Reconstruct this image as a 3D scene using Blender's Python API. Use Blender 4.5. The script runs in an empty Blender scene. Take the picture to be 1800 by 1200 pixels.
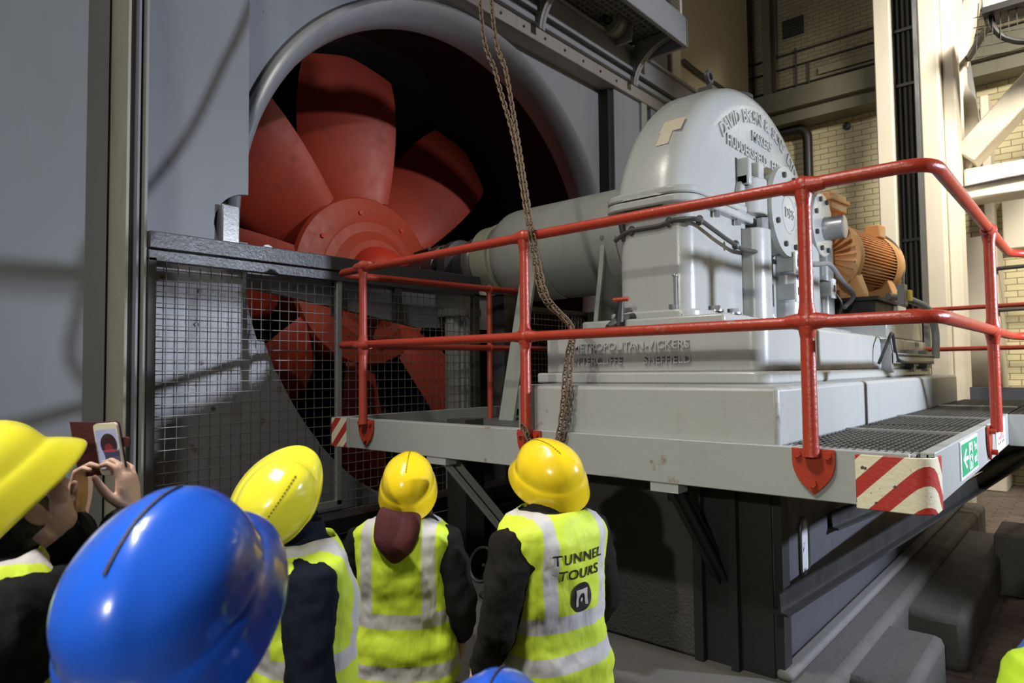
import bpy, bmesh, math, random
from mathutils import Vector, Matrix, Euler
random.seed(7)
PI = math.pi
V = Vector
SC = bpy.context.scene
COL = SC.collection
ZD = 1.62                      # height of the machine deck above the hall floor; everything below is written with deck = 0
FL = -ZD

# ------------------------------------------------------------------ materials
def nt(name):
    m = bpy.data.materials.new(name); m.use_nodes = True
    t = m.node_tree; b = t.nodes['Principled BSDF']
    return m, t, b
def node(t, typ, **kw):
    n = t.nodes.new(typ)
    for k, v in kw.items():
        if k in n.inputs.keys(): n.inputs[k].default_value = v
        else: setattr(n, k, v)
    return n
def mixc(t, a, b, fac, blend='MIX'):
    n = t.nodes.new('ShaderNodeMix'); n.data_type = 'RGBA'; n.blend_type = blend
    for sock, val in ((n.inputs[6], a), (n.inputs[7], b), (n.inputs[0], fac)):
        if hasattr(val, 'links'): t.links.new(val, sock)
        elif isinstance(val, (tuple, list)): sock.default_value = (*val[:3], 1)
        else: sock.default_value = val
    return n.outputs[2]
def ramp(t, src, p0, p1, c0=(0,0,0), c1=(1,1,1)):
    n = t.nodes.new('ShaderNodeValToRGB'); n.color_ramp.elements[0].position = p0; n.color_ramp.elements[1].position = p1
    n.color_ramp.elements[0].color = (*c0, 1); n.color_ramp.elements[1].color = (*c1, 1)
    t.links.new(src, n.inputs[0]); return n.outputs[0]
def objcoord(t, scale=(1,1,1)):
    tc = t.nodes.new('ShaderNodeTexCoord'); mp = t.nodes.new('ShaderNodeMapping')
    mp.inputs['Scale'].default_value = scale; t.links.new(tc.outputs['Object'], mp.inputs[0]); return mp.outputs[0]
def noise(t, vec, scale, detail=5, rough=.55):
    n = node(t, 'ShaderNodeTexNoise', Scale=scale, Detail=detail, Roughness=rough)
    t.links.new(vec, n.inputs['Vector']); return n.outputs['Fac']
def paint(name, col, rough=.4, metal=0, dirt=(.10,.08,.06), amt=.35, sc=3.0, bump=.15, bsc=40, streak=True, spec=.5, vary=.12, spots=None):
    m, t, b = nt(name); v = objcoord(t)
    big = noise(t, v, sc*.45, 4)
    c = mixc(t, tuple(x*(1-vary) for x in col), tuple(min(1, x*(1+vary)) for x in col), big)
    vs = objcoord(t, (1,1,.22)) if streak else v
    d = noise(t, vs, sc*2.1, 8, .62)
    f = ramp(t, d, .55, .78)
    mul = node(t, 'ShaderNodeMath', operation='MULTIPLY'); t.links.new(f, mul.inputs[0]); mul.inputs[1].default_value = amt
    c = mixc(t, c, dirt, mul.outputs[0])
    if spots:
        s = noise(t, v, spots[1], 6, .6); f2 = ramp(t, s, spots[2], spots[2]+.06)
        c = mixc(t, c, spots[0], f2)
    t.links.new(c, b.inputs['Base Color'])
    b.inputs['Metallic'].default_value = metal; b.inputs['Specular IOR Level'].default_value = spec
    rr = ramp(t, d, .2, .8, (rough*.8,)*3, (min(1, rough*1.3),)*3); t.links.new(rr, b.inputs['Roughness'])
    if bump:
        n2 = noise(t, v, bsc, 5, .6); bp = node(t, 'ShaderNodeBump', Strength=bump, Distance=.01)
        t.links.new(n2, bp.inputs['Height']); t.links.new(bp.outputs[0], b.inputs['Normal'])
    return m
def plain(name, col, rough=.5, metal=0, emit=None, es=1, spec=.5, coat=0):
    m, t, b = nt(name); b.inputs['Base Color'].default_value = (*col, 1)
    b.inputs['Roughness'].default_value = rough; b.inputs['Metallic'].default_value = metal; b.inputs['Specular IOR Level'].default_value = spec
    if coat: b.inputs['Coat Weight'].default_value = coat; b.inputs['Coat Roughness'].default_value = .05
    if emit: b.inputs['Emission Color'].default_value = (*emit, 1); b.inputs['Emission Strength'].default_value = es
    return m
M = {}
M['machine'] = paint('machine grey gloss', (.37,.378,.360), .26, amt=.12, sc=2.5, bump=.10, bsc=22, vary=.06, spots=((.16,.12,.07), 7, .70))
M['block'] = paint('plinth grey paint', (.345,.352,.335), .42, amt=.28, sc=2.2, bump=.18, bsc=30, dirt=(.14,.12,.08), spots=((.13,.07,.035), 5, .66))
M['beam'] = paint('platform beam grey', (.32,.33,.315), .42, amt=.25, sc=2.0, bump=.12, bsc=30, dirt=(.15,.10,.06), spots=((.17,.085,.04), 4.2, .635))
M['tube'] = paint('housing grey green', (.31,.325,.295), .45, amt=.3, sc=2.5, bump=.08, dirt=(.12,.10,.06))
M['cap'] = paint('cap olive', (.36,.37,.28), .45, amt=.3, sc=3, bump=.05)
M['casing'] = paint('casing grey', (.27,.28,.305), .48, amt=.38, sc=1.3, bump=.06, bsc=25, dirt=(.16,.14,.13), spots=((.10,.08,.06), 8, .715))
M['casingscuffshade'] = paint('casing grey scuffed with shade', (.29,.295,.315), .38, amt=.75, sc=3.2, bump=.15, bsc=18, dirt=(.085,.07,.06), spots=((.16,.13,.10), 9, .62))  # scuffed plate; the heavy dark tone also paints in shade on its lower part
M['sidewall'] = paint('sheet wall grey', (.215,.225,.235), .5, amt=.15, sc=.8, bump=.02, vary=.07)
M['recess'] = paint('recess olive', (.11,.115,.085), .6, amt=.2)
M['ring'] = paint('ring grey', (.30,.305,.325), .34, amt=.3, sc=2.5, bump=.1, bsc=20)
M['darkduct'] = paint('sooty duct', (.022,.017,.015), .75, amt=.4, sc=2, bump=.1)
M['fanred'] = paint('fan red', (.44,.052,.026), .5, amt=.55, sc=2.2, bump=.06, dirt=(.09,.035,.025), streak=False)
M['fanhub'] = paint('fan hub red', (.42,.052,.020), .5, amt=.5, sc=3.5, bump=.06, dirt=(.14,.05,.03), streak=False)
M['fannose'] = paint('fan nose red', (.62,.05,.025), .4, amt=.2, sc=3, bump=.03, streak=False)
M['fanback'] = paint('blade grey brown', (.095,.06,.048), .55, amt=.4, sc=2.5, streak=False)
M['red'] = paint('railing red gloss', (.37,.040,.020), .3, amt=.3, sc=6, bump=.25, bsc=60, dirt=(.16,.06,.045), streak=False, spots=((.30,.16,.13), 9, .66))
M['redworn'] = paint('railing red worn', (.42,.060,.036), .38, amt=.5, sc=6, bump=.2, bsc=60, dirt=(.20,.11,.10), streak=False)
M['orange'] = paint('motor orange', (.93,.50,.20), .36, amt=.12, sc=4, bump=.03, dirt=(.25,.12,.05), streak=False, vary=.05)
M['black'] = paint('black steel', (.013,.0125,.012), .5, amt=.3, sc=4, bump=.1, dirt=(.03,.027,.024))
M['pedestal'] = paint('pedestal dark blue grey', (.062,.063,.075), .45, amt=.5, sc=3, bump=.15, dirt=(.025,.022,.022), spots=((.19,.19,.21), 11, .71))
M['slotlit'] = paint('slot painted lit', (.42,.43,.47), .5, amt=.6, sc=9, spots=((.05,.05,.06), 14, .6))  # pale colour stands in for light falling inside the slot
M['iron'] = paint('dark iron', (.055,.052,.048), .5, amt=.4, sc=5, bump=.12, dirt=(.13,.10,.07), metal=.2)
M['greasy'] = paint('greasy steel', (.075,.075,.078), .32, amt=.4, sc=4, bump=.25, dirt=(.17,.165,.16), metal=.3)
M['galv'] = paint('galvanised', (.42,.43,.43), .42, amt=.3, sc=6, metal=.5, bump=.06)
M['wire'] = plain('mesh wire', (.20,.19,.17), .45, .5)
M['steel'] = paint('bare steel', (.38,.38,.38), .32, amt=.4, sc=6, metal=.7, bump=.1, dirt=(.12,.10,.08))
M['chain'] = paint('rusty chain', (.17,.115,.07), .6, amt=.5, sc=30, metal=.35, bump=.1, dirt=(.09,.05,.03), streak=False)
M['grate'] = paint('grating', (.075,.072,.06), .55, amt=.4, sc=8, metal=.2, bump=.1)
M['cream'] = paint('cream paint', (.70,.645,.54), .5, amt=.25, sc=1.6, bump=.05, dirt=(.38,.32,.22), spots=((.25,.19,.12), 5, .72))
M['pier'] = paint('pier plaster', (.56,.49,.35), .6, amt=.35, sc=1.1, bump=.06, dirt=(.34,.25,.15))
M['dark'] = plain('cable black', (.016,.016,.015), .45)
M['cable'] = paint('cable grey', (.20,.20,.20), .4, amt=.2, sc=8)
M['concrete'] = paint('grubby concrete', (.088,.082,.075), .8, amt=.5, sc=2.5, bump=.5, bsc=26, dirt=(.05,.045,.042), streak=False)
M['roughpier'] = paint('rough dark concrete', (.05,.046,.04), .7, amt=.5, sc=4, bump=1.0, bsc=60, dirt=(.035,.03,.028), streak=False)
M['white'] = plain('label white', (.82,.82,.82), .4)
M['green'] = plain('sign green', (.02,.34,.14), .4)
M['redink'] = plain('red ink', (.65,.08,.08), .5)
M['skin'] = paint('skin', (.68,.43,.33), .5, amt=.15, sc=9, bump=.03, bsc=120, dirt=(.52,.24,.17), streak=False, vary=.06)
M['hair'] = paint('dark hair', (.022,.014,.010), .5, amt=.4, sc=20, bump=.6, bsc=90, dirt=(.05,.03,.02))
M['eye'] = plain('eye white', (.75,.72,.68), .2)
M['navy'] = paint('navy cloth', (.007,.009,.018), .85, amt=.2, sc=8, bump=.25, bsc=30, dirt=(.02,.022,.03), streak=False, spec=.12)
M['blackcloth'] = paint('black cloth', (.009,.010,.011), .85, amt=.2, sc=8, bump=.25, bsc=30, dirt=(.014,.014,.014), streak=False, spec=.12)
M['browncloth'] = paint('dark tweed', (.013,.0115,.010), .9, amt=.4, sc=14, bump=.35, bsc=60, dirt=(.02,.018,.015), streak=False, spec=.12)
M['bluecloth'] = paint('blue cloth', (.035,.085,.33), .8, amt=.2, sc=8, bump=.25, bsc=30, dirt=(.02,.05,.2), streak=False)
M['maroon'] = paint('maroon cloth', (.075,.012,.016), .9, amt=.3, sc=9, bump=.3, bsc=50, dirt=(.045,.01,.012), streak=False)
M['collar'] = paint('pale collar', (.5,.44,.40), .8, amt=.2, sc=9)
M['trousers'] = paint('dark trousers', (.02,.02,.024), .9, amt=.2, spec=.12)
M['shoe'] = plain('shoe', (.015,.013,.012), .5)
def hat(name, c, c2):
    m, t, b = nt(name); v = objcoord(t)
    t.links.new(mixc(t, c, c2, noise(t, v, 6, 4)), b.inputs['Base Color'])
    b.inputs['Roughness'].default_value = .23; b.inputs['Coat Weight'].default_value = .6; b.inputs['Coat Roughness'].default_value = .08
    b.inputs['Subsurface Weight'].default_value = .04
    return m
M['haty'] = hat('helmet yellow', (.88,.60,.012), (.92,.66,.02))
M['hatlime'] = hat('helmet lemon yellow', (.90,.80,.035), (.93,.84,.06))
M['hatb'] = hat('helmet blue', (.018,.12,.74), (.022,.14,.80))
M['seam'] = plain('seam dark', (.03,.03,.05), .6)
M['seamy'] = plain('seam olive', (.25,.20,.01), .6)

def vestmat(name, bands, vx, col=(.63,.80,.045)):
    """hi-vis cloth with grey reflective tape: bands = list of (z0,z1), vx = (x0,x1) shoulder tapes above the top band"""
    m, t, b = nt(name); tc = t.nodes.new('ShaderNodeTexCoord'); sx = t.nodes.new('ShaderNodeSeparateXYZ'); t.links.new(tc.outputs['Object'], sx.inputs[0])
    def rng(src, a, c):
        g = node(t, 'ShaderNodeMath', operation='GREATER_THAN'); t.links.new(src, g.inputs[0]); g.inputs[1].default_value = a
        l = node(t, 'ShaderNodeMath', operation='LESS_THAN'); t.links.new(src, l.inputs[0]); l.inputs[1].default_value = c
        mu = node(t, 'ShaderNodeMath', operation='MULTIPLY'); t.links.new(g.outputs[0], mu.inputs[0]); t.links.new(l.outputs[0], mu.inputs[1]); return mu.outputs[0]
    def mx(a, c):
        n = node(t, 'ShaderNodeMath', operation='MAXIMUM'); t.links.new(a, n.inputs[0]); t.links.new(c, n.inputs[1]); return n.outputs[0]
    fac = None
    for z0, z1 in bands:
        r_ = rng(sx.outputs[2], z0, z1); fac = r_ if fac is None else mx(fac, r_)
    ab = node(t, 'ShaderNodeMath', operation='ABSOLUTE'); t.links.new(sx.outputs[0], ab.inputs[0])
    vert = rng(ab.outputs[0], vx[0], vx[1]); zz = rng(sx.outputs[2], bands[0][1]-.005, 9)
    mu = node(t, 'ShaderNodeMath', operation='MULTIPLY'); t.links.new(vert, mu.inputs[0]); t.links.new(zz, mu.inputs[1])
    fac = mx(fac, mu.outputs[0])
    v = objcoord(t)
    c = mixc(t, tuple(x*.93 for x in col), col, noise(t, v, 5, 4))
    c = mixc(t, c, (.56,.54,.53), fac)
    t.links.new(c, b.inputs['Base Color'])
    b.inputs['Roughness'].default_value = .62
    fold = objcoord(t, (1,1,.45)); n2 = noise(t, fold, 11, 3, .5); bp = node(t, 'ShaderNodeBump', Strength=.55, Distance=.03)
    t.links.new(n2, bp.inputs['Height']); t.links.new(bp.outputs[0], b.inputs['Normal'])
    return m

def brickmat(name, c1, c2, mortar, bw, bh, axis='y', rough=.3):
    m, t, b = nt(name); tc = t.nodes.new('ShaderNodeTexCoord'); sx = t.nodes.new('ShaderNodeSeparateXYZ'); cx = t.nodes.new('ShaderNodeCombineXYZ')
    t.links.new(tc.outputs['Object'], sx.inputs[0]); t.links.new(sx.outputs[0 if axis == 'y' else 1], cx.inputs[0]); t.links.new(sx.outputs[2], cx.inputs[1])
    br = node(t, 'ShaderNodeTexBrick', Scale=1.0); br.inputs['Brick Width'].default_value = bw; br.inputs['Row Height'].default_value = bh
    br.inputs['Mortar Size'].default_value = .008; br.inputs['Color1'].default_value = (*c1, 1); br.inputs['Color2'].default_value = (*c2, 1); br.inputs['Mortar'].default_value = (*mortar, 1)
    t.links.new(cx.outputs[0], br.inputs[0])
    d = noise(t, objcoord(t, (.6,.6,1.4)), 1.1, 7, .6); c = mixc(t, br.outputs['Color'], (.22,.18,.10), ramp(t, d, .50, .82, (0,0,0), (.65,.65,.65)))
    t.links.new(c, b.inputs['Base Color']); b.inputs['Roughness'].default_value = rough
    bp = node(t, 'ShaderNodeBump', Strength=.35, Distance=.01); t.links.new(br.outputs['Fac'], bp.inputs['Height']); bp.invert = True
    t.links.new(bp.outputs[0], b.inputs['Normal'])
    return m
M['brick'] = brickmat('glazed cream brick', (.64,.58,.37), (.56,.51,.32), (.26,.21,.12), .30, .105)
def brickfloor():
    m, t, b = nt('floor paving'); v = objcoord(t)
    c = mixc(t, (.115,.095,.085), (.19,.155,.14), noise(t, v, 1.3, 6))
    br = node(t, 'ShaderNodeTexBrick', Scale=1.0); br.inputs['Brick Width'].default_value = .30; br.inputs['Row Height'].default_value = .15; br.inputs['Mortar Size'].default_value = .012
    br.inputs['Color1'].default_value = (.9,.8,.78,1); br.inputs['Color2'].default_value = (1,.92,.9,1); br.inputs['Mortar'].default_value = (.55,.5,.48,1); t.links.new(v, br.inputs[0])
    c = mixc(t, c, br.outputs['Color'], 1.0, 'MULTIPLY')
    c = mixc(t, c, (.05,.042,.038), ramp(t, noise(t, v, 3.3, 7), .5, .75, (0,0,0), (.8,.8,.8)))
    t.links.new(c, b.inputs['Base Color']); b.inputs['Roughness'].default_value = .6
    bp = node(t, 'ShaderNodeBump', Strength=.3, Distance=.01); t.links.new(noise(t, v, 18, 5), bp.inputs['Height']); t.links.new(bp.outputs[0], b.inputs['Normal'])
    return m
M['floor'] = brickfloor()
def hazard(name, ax, per, ang):
    m, t, b = nt(name); tc = t.nodes.new('ShaderNodeTexCoord'); sx = t.nodes.new('ShaderNodeSeparateXYZ'); t.links.new(tc.outputs['Object'], sx.inputs[0])
    a = node(t, 'ShaderNodeMath', operation='MULTIPLY'); t.links.new(sx.outputs[2], a.inputs[0]); a.inputs[1].default_value = ang
    s = node(t, 'ShaderNodeMath', operation='ADD'); t.links.new(sx.outputs[ax], s.inputs[0]); t.links.new(a.outputs[0], s.inputs[1])
    if ax == 0:
        s0 = s; s = node(t, 'ShaderNodeMath', operation='SUBTRACT'); t.links.new(s0.outputs[0], s.inputs[0]); mm = node(t, 'ShaderNodeMath', operation='MULTIPLY'); t.links.new(sx.outputs[1], mm.inputs[0]); mm.inputs[1].default_value = 1.0; t.links.new(mm.outputs[0], s.inputs[1])
    d = node(t, 'ShaderNodeMath', operation='DIVIDE'); t.links.new(s.outputs[0], d.inputs[0]); d.inputs[1].default_value = per
    fr = node(t, 'ShaderNodeMath', operation='FRACT'); t.links.new(d.outputs[0], fr.inputs[0])
    g = node(t, 'ShaderNodeMath', operation='GREATER_THAN'); t.links.new(fr.outputs[0], g.inputs[0]); g.inputs[1].default_value = .52
    v = objcoord(t); c = mixc(t, (.72,.66,.48), (.42,.035,.025), g.outputs[0])
    c = mixc(t, c, (.06,.05,.04), ramp(t, noise(t, v, 38, 4), .66, .70)); t.links.new(c, b.inputs['Base Color']); b.inputs['Roughness'].default_value = .4
    bp = node(t, 'ShaderNodeBump', Strength=.2, Distance=.01); t.links.new(noise(t, v, 60, 4), bp.inputs['Height']); t.links.new(bp.outputs[0], b.inputs['Normal'])
    return m
M['hazard'] = hazard('hazard stripes', 0, .155, -1.0)

# ------------------------------------------------------------------ mesh builder
class B:
    def __init__(s): s.bm = bmesh.new()
    def box(s, x0, x1, y0, y1, z0, z1):
        vs = [s.bm.verts.new((x, y, z)) for x in (x0, x1) for y in (y0, y1) for z in (z0, z1)]
        for f in ((0,1,3,2),(4,6,7,5),(0,4,5,1),(2,3,7,6),(0,2,6,4),(1,5,7,3)): s.bm.faces.new([vs[i] for i in f])
        return s
    def bar(s, p, q, w, h, up=(0,0,1)):
        p, q = V(p), V(q); d = (q-p).normalized(); up = V(up)
        if abs(d.dot(up)) > .98: up = V((0,1,0))
        a = d.cross(up).normalized()*w/2; c = a.normalized().cross(d)*h/2
        vs = [s.bm.verts.new(o+i*a+j*c) for o in (p, q) for i, j in ((-1,-1),(1,-1),(1,1),(-1,1))]
        for k in range(4): s.bm.faces.new((vs[k], vs[(k+1)%4], vs[4+(k+1)%4], vs[4+k]))
        s.bm.faces.new(vs[3::-1]); s.bm.faces.new(vs[4:]); return s
    def loft(s, rings, cap=True, closed=False):
        L = [[s.bm.verts.new(p) for p in r] for r in rings]; n = len(L[0])
        for a, b in zip(L, L[1:]+([L[0]] if closed else [])):
            for k in range(n): s.bm.faces.new((a[k], a[(k+1)%n], b[(k+1)%n], b[k]))
        if cap and not closed: s.bm.faces.new(L[0][::-1]); s.bm.faces.new(L[-1])
        return s
    def tube(s, pts, r, n=10, cap=True, closed=False):
        pts = [V(p) for p in pts]; R = r if isinstance(r, (list, tuple)) else [r]*len(pts); rings = []; prev = None; N = len(pts)
        for i, p in enumerate(pts):
            if closed: d = (pts[(i+1) % N]-pts[i-1])
            else: d = (pts[min(i+1, N-1)]-pts[max(i-1, 0)])
            d.normalize()
            if prev is None:
                a = d.orthogonal().normalized()
            else: a = (prev-d*prev.dot(d)).normalized()
            prev = a; c = d.cross(a)
            rings.append([p+R[i]*(math.cos(2*PI*k/n)*a+math.sin(2*PI*k/n)*c) for k in range(n)])
        return s.loft(rings, cap, closed)
    def cyl(s, p, q, r, r2=None, n=24): return s.tube([p, q], [r, r if r2 is None else r2], n)
    def lathe(s, o, d, prof, n=48, cap=False, a0=0, a1=2*PI):
        """prof: list of (distance along d, radius)"""
        o, d = V(o), V(d).normalized(); a = d.orthogonal().normalized(); c = d.cross(a); full = abs(a1-a0-2*PI) < 1e-6
        L = []
        for t_, r in prof:
            L.append([s.bm.verts.new(o+d*t_+r*(math.cos(a0+(a1-a0)*k/n)*a+math.sin(a0+(a1-a0)*k/n)*c)) for k in range(n if full else n+1)])
        m = len(L[0])
        for u, w in zip(L, L[1:]):
            for k in range(m if full else m-1): s.bm.faces.new((u[k], u[(k+1)%m], w[(k+1)%m], w[k]))
        if cap: s.bm.faces.new(L[0][::-1]); s.bm.faces.new(L[-1])
        return s
    def prism(s, poly, fn, t0, t1):
        """poly 2D list, fn(u,v,t) -> 3D"""
        a = [s.bm.verts.new(fn(u, v, t0)) for u, v in poly]; b = [s.bm.verts.new(fn(u, v, t1)) for u, v in poly]; n = len(poly)
        for k in range(n): s.bm.faces.new((a[k], a[(k+1)%n], b[(k+1)%n], b[k]))
        s.bm.faces.new(a[::-1]); s.bm.faces.new(b); return s
    def ell(s, c, rx, ry, rz, M3=None, nu=20, nv=12):
        c = V(c); M3 = M3 or Matrix.Identity(3); rings = []
        for i in range(1, nv):
            th = PI*i/nv; rings.append([c+M3 @ V((rx*math.sin(th)*math.cos(2*PI*k/nu), ry*math.sin(th)*math.sin(2*PI*k/nu), rz*math.cos(th))) for k in range(nu)])
        L = [[s.bm.verts.new(p) for p in r] for r in rings]
        t0 = s.bm.verts.new(c+M3 @ V((0,0,rz))); t1 = s.bm.verts.new(c-M3 @ V((0,0,rz)))
        for a, b in zip(L, L[1:]):
            for k in range(nu): s.bm.faces.new((a[k], b[k], b[(k+1)%nu], a[(k+1)%nu]))
        for k in range(nu): s.bm.faces.new((t0, L[0][k], L[0][(k+1)%nu])); s.bm.faces.new((t1, L[-1][(k+1)%nu], L[-1][k]))
        return s
    def hexbolt(s, p, d, r=.014, h=.012):
        p, d = V(p), V(d).normalized(); return s.tube([p, p+d*h], r, 6)
    def build(s, name, mat, parent=None, sharp=35, bevel=0, smooth=True):
        bmesh.ops.recalc_face_normals(s.bm, faces=s.bm.faces[:])
        me = bpy.data.meshes.new(name); s.bm.to_mesh(me); s.bm.free()
        if smooth:
            me.shade_smooth(); me.set_sharp_from_angle(angle=math.radians(sharp))
        me.materials.append(M[mat] if isinstance(mat, str) else mat)
        o = bpy.data.objects.new(name, me); COL.objects.link(o)
        if parent: o.parent = parent; o.location = -wloc(parent)
        if bevel:
            b = o.modifiers.new('bevel', 'BEVEL'); b.width = bevel; b.segments = 2; b.limit_method = 'ANGLE'; b.angle_limit = math.radians(40); b.harden_normals = False
        return o
def split_build(b, name, mat, parent, **kw):
    bmesh.ops.recalc_face_normals(b.bm, faces=b.bm.faces[:]); seen = set(); out = []
    for f0 in list(b.bm.faces):
        if f0.index in seen and f0 in seen: continue
        if f0 in seen: continue
        comp, st_ = [], [f0]; seen.add(f0)
        while st_:
            f = st_.pop(); comp.append(f)
            for v in f.verts:
                for g in v.link_faces:
                    if g not in seen: seen.add(g); st_.append(g)
        nb = B(); mp = {}
        for f in comp: nb.bm.faces.new([mp.setdefault(v, None) or mp.update({v: nb.bm.verts.new(v.co)}) or mp[v] for v in f.verts])
        out.append(nb.build(name, mat, parent, **kw))
    b.bm.free(); return out
def wloc(o):
    l = V(o.location)
    while o.parent: o = o.parent; l = l+V(o.location)
    return l
def tag(o, label, cat, group=None, kind=None):
    o['label'] = label; o['category'] = cat
    if group: o['group'] = group
    if kind: o['kind'] = kind
    return o
def thing(name, label, cat, loc=(0,0,0), group=None):
    o = bpy.data.objects.new(name, None); COL.objects.link(o); o.location = loc; o.empty_display_size = .1
    return tag(o, label, cat, group)
def struct(o, label, cat):
    tag(o, label, cat, kind='structure'); return o
def text_mesh(body, size, extrude=.004, bold=0, align='CENTER', space=1.0):
    cu = bpy.data.curves.new('txt', 'FONT'); cu.body = body; cu.size = size; cu.extrude = extrude; cu.align_x = align; cu.align_y = 'CENTER'; cu.offset = bold
    cu.resolution_u = 3; cu.space_character = space
    o = bpy.data.objects.new('txt', cu); COL.objects.link(o)
    dg = bpy.context.evaluated_depsgraph_get(); me = bpy.data.meshes.new_from_object(o.evaluated_get(dg))
    bpy.data.objects.remove(o); bpy.data.curves.remove(cu); return me
def text_obj(name, body, size, origin, xd, yd, mat, parent, extrude=.004, bold=0, align='CENTER'):
    me = text_mesh(body, size, extrude, bold, align); X = V(xd).normalized(); Y = V(yd).normalized(); Z = X.cross(Y)
    mt = Matrix((X, Y, Z)).transposed().to_4x4(); mt.translation = V(origin); me.transform(mt)
    me.materials.clear(); me.materials.append(M[mat]); o = bpy.data.objects.new(name, me); COL.objects.link(o)
    if parent: o.parent = parent; o.location = -wloc(parent)
    return o
def arc(cy, cz, R, a0, a1, n):
    return [(cy+R*math.cos(math.radians(a0+(a1-a0)*k/n)), cz+R*math.sin(math.radians(a0+(a1-a0)*k/n))) for k in range(n+1)]
YZ = lambda u, v, t: (t, u, v)
XZ = lambda u, v, t: (u, t, v)
XY = lambda u, v, t: (u, v, t)
def smooth_path(pts, n=8):
    pts = [V(p) for p in pts]; P = [pts[0]]+pts+[pts[-1]]; out = []
    for i in range(1, len(P)-2):
        p0, p1, p2, p3 = P[i-1:i+3]
        for k in range(n):
            t = k/n; out.append(.5*((2*p1)+(p2-p0)*t+(2*p0-5*p1+4*p2-p3)*t*t+(3*p1-p0-3*p2+p3)*t**3))
    out.append(pts[-1]); return out
def bend(pts, r=.12, n=6):
    pts = [V(p) for p in pts]; out = [pts[0]]
    for a, b, c in zip(pts, pts[1:], pts[2:]):
        u = (a-b); w = (c-b); rr = min(r, u.length*.45, w.length*.45); u.normalize(); w.normalize()
        for k in range(n+1):
            t = k/n; out.append((1-t)**2*(b+u*rr)+2*t*(1-t)*b+t*t*(b+w*rr))
    out.append(pts[-1]); return out

AX, AZ = 2.22, 1.50            # fan and shaft axis: y and z

# ------------------------------------------------------------------ setting
struct(B().box(-10, 9, -9, 12, FL-.2, FL).build('floor', 'floor'), 'dark brown paved hall floor', 'floor')
struct(B().box(-4.9, -4.60, -8, -1.375, FL, 8).build('wall_left', 'sidewall'), 'smooth grey sheet metal wall left of the fan', 'wall')
struct(B().box(-9.6, 9, 10.8, 11.1, FL, 10).build('wall_back', 'brick'), 'cream glazed brick wall at the back of the hall', 'wall')
struct(B().box(-9.6, -4.55, 7.15, 10.1, FL, 10).build('wall_pier', 'pier', bevel=.03), 'beige plastered wall beside the fan casing', 'wall')
struct(B().box(-4.95, -4.68, -1.375, -1.1, FL, 8).build('trim_1', 'recess'), 'olive recess between sheet wall and steel channel', 'trim')

# ledges, panels on the back wall
b = B(); b.box(-9, 9, 10.15, 10.82, 5.35, 5.72); b.box(-9, 9, 10.3, 10.82, 5.12, 5.35)
led = struct(b.build('trim_2', paint('ledge grey', (.17,.165,.12), .6, amt=.4, sc=1.5)), 'grey steel ledge beam across the back wall', 'beam')
b = B(); b.box(-9, 9, 10.72, 10.82, 5.72, 9.9)
struct(b.build('wall_upper', brickmat('darker upper brick', (.30,.265,.17), (.26,.23,.15), (.15,.125,.075), .24, .08, rough=.55)), 'darker upper brick wall above the ledge', 'wall')  # brick in a darker tone than the wall below the ledge
t_ = thing('wall_conduits', 'thin dark conduit runs on the upper back wall', 'pipe', (-2.5, 10.65, 6.5))
for z in (5.86, 5.98, 6.38, 6.66): B().tube([(-8, 10.68, z+.0), (4, 10.68, z)], .014, 8).build('conduit', 'iron', t_)
for x, z0, z1 in ((-3.82, 5.75, 6.72), (-3.58, 5.7, 6.36)): B().tube([(x, 10.66, z0), (x, 10.66, z1)], .016, 8).build('conduit', 'iron', t_)
B().box(-3.40, 4, 10.66, 10.71, 6.06, 6.20).build('flat_duct', paint('pale duct', (.32,.28,.19), .6), t_)
tag(B().box(-4.40, -4.24, 10.45, 10.72, 5.6, 9.9).build('steel_column', paint('dim column', (.13,.115,.075), .6)), 'dim steel stanchion on the upper back wall', 'column')
b = B(); b.tube([(-4.17, 10.5, 5.7), (-4.17, 10.5, 9.8)], .022, 8)
tag(b.build('drain_pipe', 'iron'), 'thin black pipe beside the dim upper stanchion', 'pipe')
t_ = thing('vent_grille', 'dark rectangular vent high on the back wall', 'vent', (-3.86, 10.68, 7.2))
B().box(-4.07, -3.66, 10.68, 10.72, 7.0, 7.36).build('opening', 'dark', t_)
b = B()
for k in range(6): b.box(-4.06, -3.67, 10.66, 10.685, 7.03+k*.055, 7.04+k*.055)
b.build('louvre', 'iron', t_)
tag(B().tube(bend([(-4.15, 10.6, 5.05), (-3.62, 10.6, 5.05), (-3.62, 10.6, FL)], .35), .09, 14).build('bent_pipe', 'dark'), 'fat black bent pipe on the brick wall behind the gearbox', 'pipe')
b = B(); b.box(-2.25, -2.0, 10.6, 10.8, 3.75, 3.83); b.prism([(-2.0, 3.75), (-1.82, 3.75), (-1.82, 3.55)], XZ, 10.6, 10.8)
tag(b.build('wall_bracket', 'white'), 'small white bracket on the brick wall above the orange motor', 'bracket')
tag(B().lathe((-2.95, 10.8, 4.95), (0,-1,0), [(0,.07),(.04,.07),(.05,.0)], 12).build('wall_plug', 'dark'), 'small black disc on the brick wall left of the cream column', 'plug')

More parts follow.
